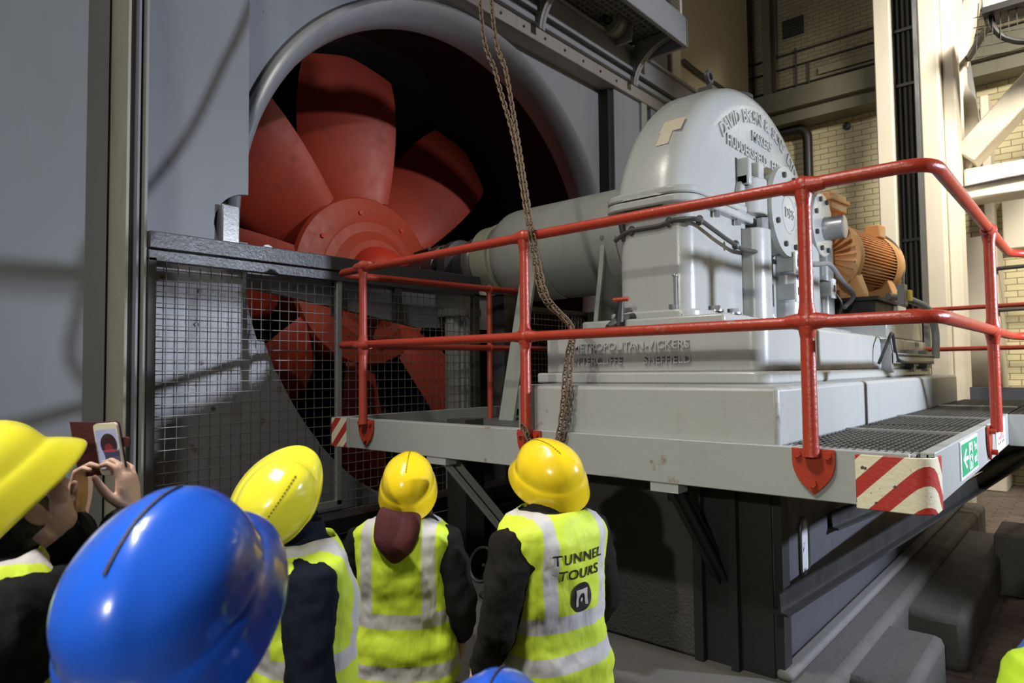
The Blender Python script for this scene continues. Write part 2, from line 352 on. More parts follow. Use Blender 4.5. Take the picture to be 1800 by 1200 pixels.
# cream columns right
cA = thing('cream_column', 'cream painted built-up steel column behind the motor with cable chase', 'column', (-1.3, 7, FL))
B().box(-1.62, -1.42, 6.95, 7.35, FL, 9).build('left_flange', 'cream', cA, bevel=.015)
B().box(-1.42, -1.12, 7.3, 7.4, FL, 9).build('chase_back', 'black', cA)
B().box(-1.15, -1.09, 6.9, 7.3, FL, 9).build('chase_edge', 'galv', cA)
B().box(-1.09, -.86, 6.8, 7.4, FL, 9).build('right_flange', 'cream', cA, bevel=.03)
B().box(-.86, -.72, 6.98, 7.4, FL, 9).build('outer_web', 'cream', cA, bevel=.02)
for k, x in enumerate((-1.375, -1.31, -1.25, -1.19)):
    tag(B().tube([(x, 7.2, FL), (x+.0, 7.2, 4), (x, 7.2, 9)], .026 if k % 2 else .031, 10).build('power_cable', 'iron' if k % 2 else 'dark'),
        ('leftmost black riser cable in the column chase', 'second riser cable from the left in the column chase', 'third riser cable from the left in the column chase', 'rightmost riser cable in the column chase')[k], 'cable', 'riser cables in the column chase')
for z in (2.0, 3.05, 4.1, 4.85): B().box(-1.42, -1.14, 7.15, 7.26, z, z+.04).build('cable_clamp', 'dark', cA)
tag(B().tube([(-1.16, 7.05, FL), (-1.165, 7.05, 3.2)], .012, 8).build('earth_cable', plain('earth yellow', (.45,.42,.04), .5)), 'thin yellow green earth cable in the column chase', 'cable')
fr = thing('braced_framework', 'cream concrete framework of tie beam and diagonal brace right of the column', 'framework', (0, 7.6, FL))
b = B(); b.box(-.71, 2.5, 7.3, 7.75, 2.47, 2.88); b.build('tie_beam', 'cream', fr, bevel=.03)
b = B(); b.bar((-.70, 7.5, 3.05), (1.7, 7.5, 5.6), .30, .40, (0,1,0)); b.build('diagonal_brace', 'cream', fr, bevel=.02)
b = B(); b.prism([(-.71, 2.9), (-.71, 3.9), (-.68, 4.1), (-.58, 3.85), (-.54, 3.2)], XZ, 7.55, 7.72); b.build('gusset', 'cream', fr)
b = B(); b.bar((-.86, 8.3, 2.7), (-.86, 8.3, 9), .22, .26); b.bar((-.84, 8.3, 4.6), (-.30, 8.3, 7.0), .20, .24, (0,1,0)); b.build('rear_post', 'cream', fr, bevel=.02)
tag(B().tube([(-.9, 7.27, 2.62), (-.3, 7.27, 2.66), (2.4, 7.27, 2.75)], .018, 8).build('slack_cable', 'iron'), 'thin sagging cable across the cream tie beam', 'cable')
pb = B(); pb.box(-1.05, -.62, 9.9, 10.75, FL, 2.4); pb.box(-.80, -.68, 10.2, 10.75, 2.4, 4.75)
tag(pb.build('cream_pilaster', 'cream', bevel=.02), 'cream pilaster against the back wall behind the railing post', 'pilaster')
b = B(); b.box(-.6, 3, 10.6, 10.795, 2.25, 3.1)
tag(b.build('cream_band', 'cream', bevel=.02), 'plain cream band across the brick at the right edge', 'panel')
for z, nm in ((1.85, 'upper'), (1.2, 'lower')):
    tag(B().tube([(-.7, 9.85, z), (3, 9.85, z+.05)], .03, 8).build('wall_pipe', 'iron'), nm+' thin dark pipe across the brick at the right edge', 'pipe')
tag(B().bar((-.97, 10.12, 5.6), (-.80, 10.0, 3.9), .11, .09).build('grey_post', 'galv'), 'pale grey post hanging under the ledge behind the diagonal brace', 'post')
# light fitting with cable top right
lf = thing('light_fitting', 'grey box light fitting hanging at the top right corner', 'light', (.25, 7.0, 4.4))
B().box(-.36, 1.2, 6.4, 6.75, 4.50, 4.64).build('fitting_body', 'galv', lf, bevel=.01)
B().box(-.36, 1.2, 6.38, 6.77, 4.43, 4.50).build('fitting_rim', 'black', lf)
B().bar((-.2, 6.70, 4.60), (-.72, 8.25, 4.66), .06, .07).build('support_arm', 'iron', lf)
b = B()
for k in range(7): b.tube([(-.40+k*.07, 6.5, 4.62-.01*k), (-.44+k*.08, 6.45, 3.95+.05*k)], .005, 5)
for k in range(5): b.tube([(-.46, 6.5, 3.98+k*.12), (.4, 6.5, 3.9+k*.12)], .005, 5)
b.build('wire_guard', 'iron', lf)
tag(B().tube(smooth_path([(-.29, 6.55, 4.45), (-.26, 6.5, 4.27), (-.14, 6.5, 4.10), (.1, 6.5, 4.0), (.6, 6.5, 4.02)]), .035, 10).build('drooping_cable', 'dark'), 'thick black cable drooping under the light fitting', 'cable')

# ------------------------------------------------------------------ fan casing
fc = thing('fan_casing', 'large grey steel fan casing with round inlet ring', 'fan casing', (-4.7, AX, FL))
b = B(); R0 = 2.74; ys, ye, z0, z1 = -1.27, 6.9, FL, 7.6
n = 96; front = []; corners = [(ye, AZ), (ye, z1), (AX, z1), (ys, z1), (ys, AZ), (ys, z0), (AX, z0), (ye, z0)]
def sqpt(a):
    c, s = math.cos(a), math.sin(a); k = 1e9
    if c > 1e-9: k = min(k, (ye-AX)/c)
    if c < -1e-9: k = min(k, (ys-AX)/c)
    if s > 1e-9: k = min(k, (z1-AZ)/s)
    if s < -1e-9: k = min(k, (z0-AZ)/s)
    return AX+c*k, AZ+s*k
angs = sorted(set([2*PI*k/n for k in range(n)]+[math.atan2(zz-AZ, yy-AX) % (2*PI) for yy, zz in ((ye,z1),(ys,z1),(ys,z0),(ye,z0))]))
inr = [[b.bm.verts.new((-4.66, AX+R0*math.cos(a), AZ+R0*math.sin(a))) for a in angs], [b.bm.verts.new((-4.66, *sqpt(a))) for a in angs]]
inr += [[b.bm.verts.new((-4.72, v.co.y, v.co.z)) for v in inr[1]], [b.bm.verts.new((-4.72, v.co.y, v.co.z)) for v in inr[0]]]
m_ = len(angs)
for q in range(4):
    u, w = inr[q], inr[(q+1) % 4]
    for k in range(m_): b.bm.faces.new((u[k], u[(k+1)%m_], w[(k+1)%m_], w[k]))
b.build('front_plate', 'casing', fc, sharp=20)
B().lathe((0, AX, AZ), (1,0,0), [(-4.70,2.77),(-4.60,2.765),(-4.545,2.745),(-4.525,2.71),(-4.545,2.675),(-4.62,2.635),(-4.75,2.59),(-4.92,2.565),(-4.95,2.58),(-4.75,2.62),(-4.70,2.77)], 128).build('inlet_ring', 'ring', fc, sharp=50)
B().lathe((0, AX, AZ), (1,0,0), [(-4.93,2.572),(-4.95,2.62),(-5.05,3.05),(-9.2,3.1),(-9.2,.0),(-9.25,0),(-9.25,3.15),(-5.0,3.1),(-4.90,2.63),(-4.93,2.572)], 96).build('fan_chamber', 'darkduct', fc, sharp=40)
# left cover plate, with the quarter notch and the curved lower edge
poly = [(-1.265, FL), (1.1, FL)]+[(AX+2.66*math.cos(math.radians(a)), AZ+2.66*math.sin(math.radians(a))) for a in range(242, 199, -3)]+[(-.42, .60), (-.42, 1.36), (-.66, 1.36)]+[(-.42-.27*math.cos(math.radians(a)), 1.47+.27*math.sin(math.radians(a))) for a in range(0, 91, 9)]+[(-.42, 1.745), (-.42, 7.5), (-1.265, 7.5)]
poly2 = [(y, max(z, FL)) for y, z in poly]
B().prism(poly2, YZ, -4.52, -4.47).build('cover_plate', 'casing', fc, smooth=False)
B().prism([(-1.1, -1.5), (.15, -1.5)]+[(y, z) for y, z in poly if -1.0 < z < .58 and y < .3][:-1]+[(-.44, .62), (-.44, 1.15), (-1.1, 1.15)], YZ, -4.47, -4.455).build('scuffed_shaded_plate', 'casingscuffshade', fc, smooth=False)
b = B()
for y, z in ((-.80,.95),(-.82,.70),(-.78,.42),(-.7,.1)): b.lathe((-4.456, y, z), (1,0,0), [(0,.018),(.012,.016),(.016,0)], 12)
split_build(b, 'rivet', 'steel', fc)
B().box(-4.52, -4.4, -.66, -.52, 1.2, 1.62).build('notch_bracket', 'steel', fc, bevel=.01)
b = B(); pr = [(-.36,1.21),(-.36,1.30)]+arc(-.29, 1.30, .055, 180, 0, 8)+[(-.20,1.21)]
b.prism(pr, YZ, -4.42, -4.40); b.lathe((-4.425, -.29, 1.305), (1,0,0), [(0,.028),(.03,.028)], 14, cap=True); b.build('lifting_lug', 'steel', fc)
# right-hand framing of casing
B().box(-4.66, -4.50, 4.83, 4.93, FL, 4.25).build('dark_stiffener', 'black', fc)
B().box(-4.66, -4.46, 4.93, 5.62, FL, 4.45).build('corner_panel', 'casing', fc, bevel=.01)
B().box(-4.66, -4.42, 5.62, 5.78, FL, 4.9).build('corner_channel', 'tube', fc, bevel=.01)
b = B(); b.box(-4.66, -4.44, 5.92, 6.06, FL, 4.9); b.build('corner_angle', 'casing', fc)
# eaves girder that slopes along casing top
b = B(); b.box(-4.66, -4.40, -1.1, 7.1, 4.28, 4.45); b.build('lower_girder', paint('girder weathered', (.30,.28,.255), .5, amt=.5, sc=3, dirt=(.16,.12,.08), spots=((.45,.20,.09),3.2,.70)), fc, bevel=.01)
b = B(); b.box(-4.62, -4.34, -1.1, 7.15, 4.45, 4.52); b.box(-4.60, -4.30, -1.1, 7.15, 4.57, 4.84); b.box(-4.60, -4.25, -1.1, 7.15, 4.84, 4.88); b.build('upper_girder', 'casing', fc, bevel=.01)
b = B(); b.box(-4.60, -4.37, -1.1, 7.1, 4.52, 4.57); b.build('girder_gap', 'black', fc)
b = B()
for k in range(9): b.hexbolt((-4.40, 1.7+k*.4, 4.36), (1,0,0), .018, .012)
split_build(b, 'girder_bolt', 'iron', fc)
# grey cross beam and lower parts behind the mesh
cb = thing('bearing_beam', 'grey cross beam behind the mesh below the fan hub', 'beam', (-4.8, .9, 1.0))
b = B(); b.prism([(-.42, 1.20), (2.9, 1.20), (2.9, .82), (1.6, .80), (.7, .93), (-.42, 1.08)], YZ, -4.86, -4.80); b.build('web_plate', 'casing', cb, smooth=False)
B().box(-4.92, -4.72, -.42, 2.9, 1.20, 1.24).build('top_flange', 'steel', cb)
for y in (.55, 1.25): B().box(-4.80, -4.72, y, y+.08, .86, 1.20).build('stiffener', 'iron', cb)
fp = thing('fluted_column', 'silver fluted pipe column behind the mesh beside the far railing post', 'column', (-4.62, 2.03, FL))
b = B()
for k in range(14):
    a = 2*PI*k/14; b.tube([(-4.62+.12*math.cos(a), 2.03+.12*math.sin(a), FL), (-4.62+.12*math.cos(a), 2.03+.12*math.sin(a), .92)], .034, 8)
b.build('shaft', 'galv', fp); B().box(-4.78, -4.46, 1.86, 2.2, .92, 1.0).build('head_plate', 'steel', fp)
tag(B().box(-4.4, -4.2, 2.28, 2.48, FL, 1.15).build('dark_stanchion', 'iron'), 'dark steel stanchion beside the fluted column', 'column')

# steel channel at left of cage
sc_ = thing('steel_channel', 'tall grey steel channel post between sheet wall and mesh guard', 'column', (-4.3, -1.3, FL))
B().box(-4.66, -4.30, -1.355, -1.338, FL, 8).build('left_flange', paint('cream edge', (.45,.42,.34), .5), sc_)
B().box(-4.62, -4.36, -1.338, -1.28, FL, 8).build('web', 'casing', sc_)
B().box(-4.66, -4.28, -1.295, -1.28, FL, 8).build('middle_rib', 'casing', sc_)
B().box(-4.5, -4.24, -1.262, -1.245, FL, 8).build('right_flange', 'tube', sc_)

# ------------------------------------------------------------------ fan
fan = thing('axial_fan', 'huge red axial fan with broad blades inside the round inlet', 'fan', (-6.6, AX, AZ))
B().lathe((0, AX, AZ), (1,0,0), [(-7.3,.95),(-7.2,1.06),(-6.50,1.08),(-6.45,1.05),(-6.42,.93),(-6.38,.76),(-6.365,.74),(-6.35,.62),(-6.31,.56),(-6.27,.50),(-6.265,.0)], 72).build('hub', 'fanhub', fan, sharp=25)
B().lathe((0, AX, AZ), (1,0,0), [(-6.27,.42),(-6.20,.41),(-6.10,.37),(-6.02,.28),(-5.97,.17),(-5.95,.0)], 48).build('nose_cone', 'fannose', fan, sharp=60)
b = B()
for k in range(8):
    a = 2*PI*k/8+.2; b.hexbolt((-6.41, AX+.86*math.cos(a), AZ+.86*math.sin(a)), (1,0,0), .03, .03)
split_build(b, 'hub_bolt', 'fannose', fan)
def blade(ang):
    """one twisted, cambered blade; ang is measured from the vertical towards +y"""
    b = B(); NR, NC = 14, 10; rad = V((0, math.sin(ang), math.cos(ang))); tan = V((0, math.cos(ang), -math.sin(ang))); axi = V((1,0,0))
    top, bot = [], []
    for i in range(NR+1):
        t = i/NR; r = 1.02+t*1.92; ch = .78+.50*math.sin(PI*min(1, t*.62+.12)); tw = math.radians(34-14*t); ct = math.cos(tw); st = math.sin(tw)
        th = .055*(1-t)+.014; sweep = .10*t*t; rt = []; rb = []
        for j in range(NC+1):
            u = j/NC-.5; cam_ = .085*(1-4*u*u); tt = th*(1-(2*u)**2)**.5*.9+.003
            rr = r-(.22*max(0, t-.72)/.28*max(0, u+.05)*2 if t > .72 else 0)
            c0 = V((0,0,0))+axi*(-6.75)+rad*rr+tan*((u*ch+sweep)*ct)+axi*(u*ch*st+cam_)
            rt.append(b.bm.verts.new((c0.x+tt, AX+c0.y, AZ+c0.z))); rb.append(b.bm.verts.new((c0.x-tt, AX+c0.y, AZ+c0.z)))
        top.append(rt); bot.append(rb)
    for i in range(NR):
        for j in range(NC):
            b.bm.faces.new((top[i][j], top[i][j+1], top[i+1][j+1], top[i+1][j])); b.bm.faces.new((bot[i][j], bot[i+1][j], bot[i+1][j+1], bot[i][j+1]))
        b.bm.faces.new((top[i][0], top[i+1][0], bot[i+1][0], bot[i][0])); b.bm.faces.new((top[i][NC], bot[i][NC], bot[i+1][NC], top[i+1][NC]))
    b.bm.faces.new(top[NR]+bot[NR][::-1]); b.bm.faces.new(bot[0]+top[0][::-1])
    return b
for k in range(8): blade(math.radians(-4+45*k)).build('blade', 'fanred', fan, sharp=40)

# ------------------------------------------------------------------ drive shaft and its housing
ds = thing('drive_shaft', 'grimy grey drive shaft and coupling between fan nose and housing', 'shaft', (-5.2, AX, AZ))
B().cyl((-6.0, AX, AZ), (-4.3, AX, AZ), .125, n=24).build('shaft', 'fanhub', ds)
B().lathe((0, AX, AZ), (1,0,0), [(-5.45,.13),(-5.43,.22),(-5.15,.25),(-5.1,.27),(-4.98,.27),(-4.96,.22),(-4.86,.22),(-4.84,.29),(-4.74,.29),(-4.72,.20),(-4.55,.20),(-4.53,.26),(-4.40,.26),(-4.38,.14)], 40).build('coupling', 'greasy', ds)
b = B()
for k in range(12):
    a = 2*PI*k/12; c, s = math.cos(a), math.sin(a)
    b.hexbolt((-4.98, AX+.24*c, AZ+.24*s), (1,0,0), .022, .04); b.hexbolt((-4.84, AX+.25*c, AZ+.25*s), (-1,0,0), .022, .04); b.tube([(-5.15, AX+.262*c, AZ+.262*s), (-5.42, AX+.235*c, AZ+.235*s)], .025, 8)
split_build(b, 'coupling_bolt', 'iron', ds)
B().lathe((0, AX, AZ), (1,0,0), [(-4.52,.262),(-4.5,.275),(-4.43,.275),(-4.41,.262)], 40).build('polished_collar', 'steel', ds)
sh = thing('shaft_housing', 'grey green cylindrical shaft housing left of the gearbox on splayed legs', 'housing', (-3.1, AX, 0))
B().lathe((0, AX, AZ), (1,0,0), [(-4.02,.30),(-4.0,.37),(-3.96,.42),(-3.88,.455),(-3.80,.465),(-1.96,.465)], 64).build('tube', 'tube', sh, sharp=50)
B().lathe((0, AX, AZ), (1,0,0), [(-4.34,.13),(-4.335,.33),(-4.30,.355),(-4.12,.365),(-4.115,.375),(-4.07,.375),(-4.065,.34),(-4.0,.34)], 56).build('end_cap', 'cap', sh, sharp=30)
def strap_leg(x, w=.30):
    b = B(); rr = .472
    for (a0, a1) in ((200, 250),):
        pts = arc(AX, AZ, rr, 186, 262, 12)
        ring = [[(x-w/2, y, z), (x+w/2, y, z), (x+w/2, AX+(y-AX)*1.03, AZ+(z-AZ)*1.03), (x-w/2, AX+(y-AX)*1.03, AZ+(z-AZ)*1.03)] for y, z in pts]
        b.loft(ring)
    return b
for x, yb, nm in ((-3.42, 1.42, 1), (-2.60, 1.46, 0)):
    lg = strap_leg(x, .26).build('strap_leg', 'tube', sh); top_y = AX-.462; zf = -.095
    pts_ = [(top_y, AZ-.04), (top_y-.02, AZ-.30), (yb, zf)] if nm else [(top_y, AZ-.04), (top_y-.04, AZ-.30), (yb, zf)]
    wd = .17 if nm else .04
    b = B(); b.prism(pts_+[(y+.03, z) for y, z in pts_[::-1]], YZ, x-wd/2, x+wd/2); b.build('leg_plate', 'tube', lg, smooth=False)
    web = [(top_y+.02, AZ-.10), (top_y+.0, AZ-.30), (yb+.02, zf), (yb+.14, zf), (top_y+.16, AZ-.36)] if nm else [(top_y, AZ-.1), (yb+.01, zf), (yb+.34, zf), (yb+.36, .75), (top_y+.36, AZ-.47)]
    b = B(); b.prism(web, YZ, x-wd/2-.004, x-wd/2+.03); b.build('leg_web', 'tube', lg, smooth=False)
    b = B(); b.hexbolt((x, AX-.475*math.cos(.15), AZ+.475*math.sin(-.1)), (0,-1,0), .02, .02); b.build('strap_bolt', 'steel', lg)

# ------------------------------------------------------------------ concrete block, bedplate
bl = tag(B().prism([(-2.02, 0), (-.55, 0), (-.55, 4.92), (-2.14, 4.92), (-2.14, .10)], XY, -.02, .253).build('machine_plinth', 'block', bevel=.02), 'long grey painted plinth block under the bedplate', 'plinth')
bp = thing('machine_bedplate', 'grey cast bedplate with raised lettering under the gearbox', 'bedplate', (-1.5, .55, .253))
b = B(); b.prism([(-2.25, .52), (-.9, .52)]+[(-.9+.1*math.sin(a), .62-.1*math.cos(a)) for a in (.3,.6,.9,1.2,1.57)]+[(-.80, 4.88), (-2.25, 4.88)], XY, .31, .585); b.build('body', 'machine', bp, bevel=.02)
b = B(); b.prism([(-2.29, .47), (-.86, .47)]+[(-.86+.1*math.sin(a), .57-.1*math.cos(a)) for a in (.3,.6,.9,1.2,1.57)]+[(-.76, 4.91), (-2.29, 4.91)], XY, .253, .32); b.build('base_flange', 'machine', bp, bevel=.012)
b = B(); b.box(-2.1, -1.1, .72, 3.5, .585, .66); b.build('raised_pad', 'machine', bp, bevel=.015)
b = B(); b.box(-1.75, -.82, 3.35, 4.86, .585, .80); b.build('motor_pedestal', 'machine', bp, bevel=.012)
text_obj('cast_lettering', 'METROPOLITAN-VICKERS', .070, (-1.62, .517, .478), (1,0,0), (0,0,1), 'machine', bp, .009, .001)
text_obj('cast_lettering', 'ATTERCLIFFE', .066, (-1.85, .517, .392), (1,0,0), (0,0,1), 'machine', bp, .009, .001)
text_obj('cast_lettering', 'SHEFFIELD', .066, (-1.36, .517, .392), (1,0,0), (0,0,1), 'machine', bp, .009, .001)
text_obj('stencil_marking', 'GE 34', .07, (-.797, 4.45, .55), (0,1,0), (0,0,1), 'cable', bp, .001)
# cable tray on bedplate side
tr = thing('cable_tray', 'perforated grey cable tray on the right side of the bedplate', 'cable tray', (-.75, 3.6, .42))
b = B(); b.box(-.72, -.71, 3.05, 4.75, .36, .45); b.box(-.79, -.71, 3.05, 4.75, .36, .365); b.build('tray', 'galv', tr)
b = B()
for k in range(30): b.box(-.709, -.707, 3.1+k*.055, 3.135+k*.055, .42, .44); b.box(-.709, -.707, 3.1+k*.055, 3.135+k*.055, .37, .385)
b.build('perforations', 'dark', tr)
for y, h in ((3.02, .20), (3.9, .13), (4.5, .13)): B().box(-.80, -.73, y, y+.09, .29, .36+h).build('bracket', 'cable', tr)
tag(B().tube(smooth_path([(-.76, 2.75, .36), (-.70, 2.78, .52), (-.70, 2.95, .60), (-.71, 3.1, .45), (-.70, 3.3, .38), (-.70, 4.6, .38)]), .012, 8).build('tray_cable', 'dark'), 'thin black cable looping into the cable tray', 'cable')
tag(B().tube(smooth_path([(-1.0, 4.3, 1.02), (-.88, 4.55, 1.0), (-.74, 4.72, .9), (-.70, 4.8, .7), (-.70, 4.78, .42)]), .035, 12).build('motor_conduit', 'cable'), 'thick grey flexible conduit from motor down to the cable tray', 'conduit')

# ------------------------------------------------------------------ gearbox
gb = thing('gearbox', 'large glossy grey cast gearbox with arched cover', 'gearbox', (-1.66, AX, .66))
gx0, gx1, gy0, gy1 = -1.97, -1.42, .94, 3.58
def rrect(x0, x1, y0, y1, r, n=6):
    out = []
    for cx, cy, a0 in ((x1-r, y0+r, -90), (x1-r, y1-r, 0), (x0+r, y1-r, 90), (x0+r, y0+r, 180)):
        out += [(cx+r*math.cos(math.radians(a0+90*k/n)), cy+r*math.sin(math.radians(a0+90*k/n))) for k in range(n+1)]
    return out
b = B(); b.prism(rrect(gx0, gx1, gy0, gy1, .12), XY, .70, 1.42); b.build('lower_case', 'machine', gb, bevel=.01)
b = B(); b.prism(rrect(gx0-.06, gx1+.05, gy0-.06, gy1+.05, .14), XY, .66, .72); b.build('foot_flange', 'machine', gb, bevel=.015)
b = B(); b.prism(rrect(gx0-.07, gx1+.06, gy0-.09, gy1+.06, .17), XY, 1.40, 1.455); b.prism(rrect(gx0-.07, gx1+.06, gy0-.09, gy1+.06, .17), XY, 1.46, 1.51); b.build('joint_flange', 'machine', gb, bevel=.012)
# arched cover with rounded edges
def dome_ring(x, rr, zc, R):
    ps = arc(AX, zc, R-rr, 0, 180, 40); k0 = 1.45
    return [(x, y, max(z, k0) if z < k0 else z) for y, z in ps]+[(x, AX-(R-rr)*.999, k0), (x, AX+(R-rr)*.999, k0)]
zc, Rd = 1.10, 1.42
def dring(x, off):
    R = Rd-off; out = []; a0 = math.degrees(math.asin(min(.95, (1.46-zc)/R)))
    return [(x, y, z) for y, z in arc(AX, zc, R, a0, 180-a0, 44)]
prof = [(gx0+.02, .14), (gx0+.03, .08), (gx0+.07, .03), (gx0+.13, 0), (gx1-.17, 0), (gx1-.09, .02), (gx1-.045, .06), (gx1-.015, .115), (gx1, .18)]
b = B(); b.loft([dring(x, o) for x, o in prof]); b.build('arched_cover', 'machine', gb, sharp=60)
# stripped paint patch on cover
b = B()
def onc(a, x0, x1, a1, off=.004):
    return [[(x, AX-(Rd+off)*math.cos(math.radians(q)), zc+(Rd+off)*math.sin(math.radians(q))) for x in (x0, x1)] for q in (a, a1)]
for (a, x0, x1, a1) in ((36, -1.68, -1.52, 41.5), (31, -1.67, -1.58, 36.3)):
    g = onc(a, x0, x1, a1); vs = [b.bm.verts.new(p) for p in (*g[0], *g[1][::-1])]; b.bm.faces.new(vs)
b.build('bare_patch', plain('bare filler', (.50,.44,.33), .6), gb)
b = B(); b.tube([(-1.72, AX-.25, zc+Rd-.02), (-1.72, AX-.25, zc+Rd+.07)], .02, 10); b.lathe((-1.72, AX-.25, zc+Rd+.12), (1,0,0), [(-.015,.03),(-.015,.055),(.015,.055),(.015,.03),(-.015,.03)], 20); b.box(-1.78, -1.66, AX-.33, AX-.17, zc+Rd-.05, zc+Rd+.02); b.build('lifting_eye', 'iron', gb)
b = B(); b.lathe((-1.66, AX+.05, zc+Rd-.015), (0,0,1), [(0,.16),(.03,.16),(.045,.10),(.045,0)], 24); b.build('filler_cap', 'iron', gb)
# arc lettering on the arched cover
def arc_text(s, R, a_mid, step, size, zc_):
    n_ = len(s)
    for i, ch in enumerate(s):
        if ch == ' ': continue
        a = math.radians(a_mid-(i-(n_-1)/2)*step)      # angle from +y
        # reading direction along the arc: +y first letter at low y
        th = a; pos = (gx1+.001, AX-R*math.cos(th), zc_+R*math.sin(th))
    return
def cover_text(lines):
    o = None
    for s, kind, R, zz, size in lines:
        dy = {'HUDDERSFIELD': -.285, 'ENGLAND': .45}.get(s, 0)
        n_ = len(s)
        if kind == 'arc':
            for i, ch in enumerate(s):
                if ch == ' ': continue
                q = math.radians(128-76*i/(n_-1)); up = V((0, math.cos(q), math.sin(q))); rt = V((0, math.sin(q), -math.cos(q)))
                text_obj('cast_letter', ch, size, (gx1+.003, AX+R*math.cos(q), zc+R*math.sin(q)), rt, up, 'machine', gb, .010, .002)
        else: text_obj('cast_lettering', s, size, (gx1+.003, AX+dy, zz), (0,1,0), (0,0,1), 'machine', gb, .010, .002)
cover_text([('DAVID BROWN & SONS LTD', 'arc', 1.17, 0, .135), ('MAKERS', 'l', 0, 2.11, .11), ('HUDDERSFIELD', 'l', 0, 1.965, .11), ('ENGLAND', 'l', 0, 1.965, .11)])
# bearing bosses, columns and flanges on the right face
def boss(y, z, r, x1, nb, name='bearing_flange'):
    o = B().lathe((0, y, z), (1,0,0), [(gx1-.02, r*1.05), (x1-.06, r*1.0), (x1-.045, r*1.12), (x1-.005, r*1.12), (x1, r*1.09), (x1, 0)], 40).build(name, 'machine', gb, sharp=30)
    b = B()
    for k in range(nb):
        a = 2*PI*(k+.5)/nb; b.hexbolt((x1, y+r*.92*math.cos(a), z+r*.92*math.sin(a)), (1,0,0), .022, .022)
    split_build(b, 'flange_bolt', 'iron', o); return o
f1 = boss(AX+.06, 1.54, .31, -1.24, 8)
B().lathe((-1.24, AX+.06, 1.52), (1,0,0), [(0,.155),(.006,.15),(.006,.135),(0,.13)], 32).build('cast_badge', 'machine', f1)
text_obj('cast_monogram', 'DBS', .11, (-1.238, AX+.06, 1.52), (0,1,0), (0,0,1), 'machine', f1, .008)
f2 = boss(3.18, 1.58, .25, -1.25, 8)
B().lathe((-1.25, 3.22, 1.55), (1,0,0), [(0,.10),(.16,.10),(.165,.09),(.165,0)], 28).build('pump_drum', 'steel', f2)
def column(y, r, z0, z1, name='bearing_column'):
    b = B(); b.prism([(gx1-.02, y-r), (gx1+.06, y-r)]+[(gx1+.06+r*.75*math.cos(math.radians(a)), y+r*math.sin(math.radians(a))) for a in range(-80, 81, 16)]+[(gx1+.06, y+r), (gx1-.02, y+r)], XY, z0, z1)
    o = b.build(name, 'machine', gb, bevel=.01); return o
c1 = column(1.92, .13, .66, 1.36)
B().cyl((gx1+.11, 1.92, 1.36), (gx1+.11, 1.92, 1.44), .045, n=6).build('column_nut', 'steel', c1)
c2 = column(1.88, .125, 1.46, 1.72, 'cap_column')
b = B(); b.prism([(1.60, 1.42), (2.75, 1.42), (2.62, 1.86), (2.40, 1.92), (2.1, 1.9), (1.9, 1.78), (1.76, 1.78)], YZ, gx1-.02, gx1+.05); b.build('boss_web', 'machine', gb, bevel=.015)
b = B(); b.box(gx1+.0, gx1+.10, 1.72, 1.77, 1.66, 1.86); b.box(gx1+.0, gx1+.11, 1.88, 1.98, 1.70, 1.86); b.box(gx1, gx1+.09, 1.72, 1.98, 1.66, 1.74); b.build('forked_lug', 'machine', gb, bevel=.012)
for y in (2.62,): column(y, .16, .66, 1.38)
c3 = column(3.05, .13, .66, 1.40); c4 = column(3.55, .10, .66, 1.5)
b = B(); b.lathe((0, 3.60, 1.25), (1,0,0), [(gx1-.2,.46),(gx1+.02,.46),(gx1+.05,.43),(gx1+.05,0)], 40); b.build('side_disc', 'machine', gb, sharp=30)
b = B()
for y in (1.25, 1.55, 2.25, 2.85): b.hexbolt((gx1+.03, y, .72), (0,0,1), .035, .035); b.lathe((gx1+.03, y, .715), (0,0,1), [(0,.055),(.012,.055),(.012,0)], 16)
for x in (-1.86, -1.52): b.hexbolt((x, gy0-.03, .72), (0,0,1), .03, .03)
split_build(b, 'foot_bolt', 'steel', gb)
b = B()
for x, y in ((-1.84, .925), (-1.56, .925)): b.hexbolt((x, y, 1.40), (0,0,-1), .022, .04); b.hexbolt((x, y, 1.51), (0,0,1), .022, .03)
for y in (1.3, 1.65): b.hexbolt((gx1+.035, y, 1.40), (0,0,-1), .022, .04)
split_build(b, 'joint_bolt', 'steel', gb)
b = B(); b.tube(bend([(-1.90, .96, 1.22), (-1.90, .91, 1.36), (-1.84, .90, 1.385), (-1.56, .90, 1.40)], .05), .022, 8); b.build('joint_pipe', 'iron', gb)
# wiring tube
wt = thing('instrument_conduit', 'thin dark conduit running around the gearbox front', 'conduit', (-1.6, .9, 1.25))
B().tube(bend([(-1.96, .93, 1.22), (-1.86, .93, 1.275), (-1.60, .93, 1.275), (-1.52, .93, 1.30), (-1.36, .96, 1.29), (-1.345, 1.35, 1.21), (-1.34, 1.62, 1.17), (-1.31, 2.0, 1.19)], .06), .016, 8).build('tube', 'iron', wt)
for p in ((-1.83, .935, 1.275), (-1.55, .935, 1.29), (-1.37, 1.0, 1.285), (-1.345, 1.5, 1.19)): B().ell(p, .028, .02, .035, nu=8, nv=6).build('clip', 'iron', wt)
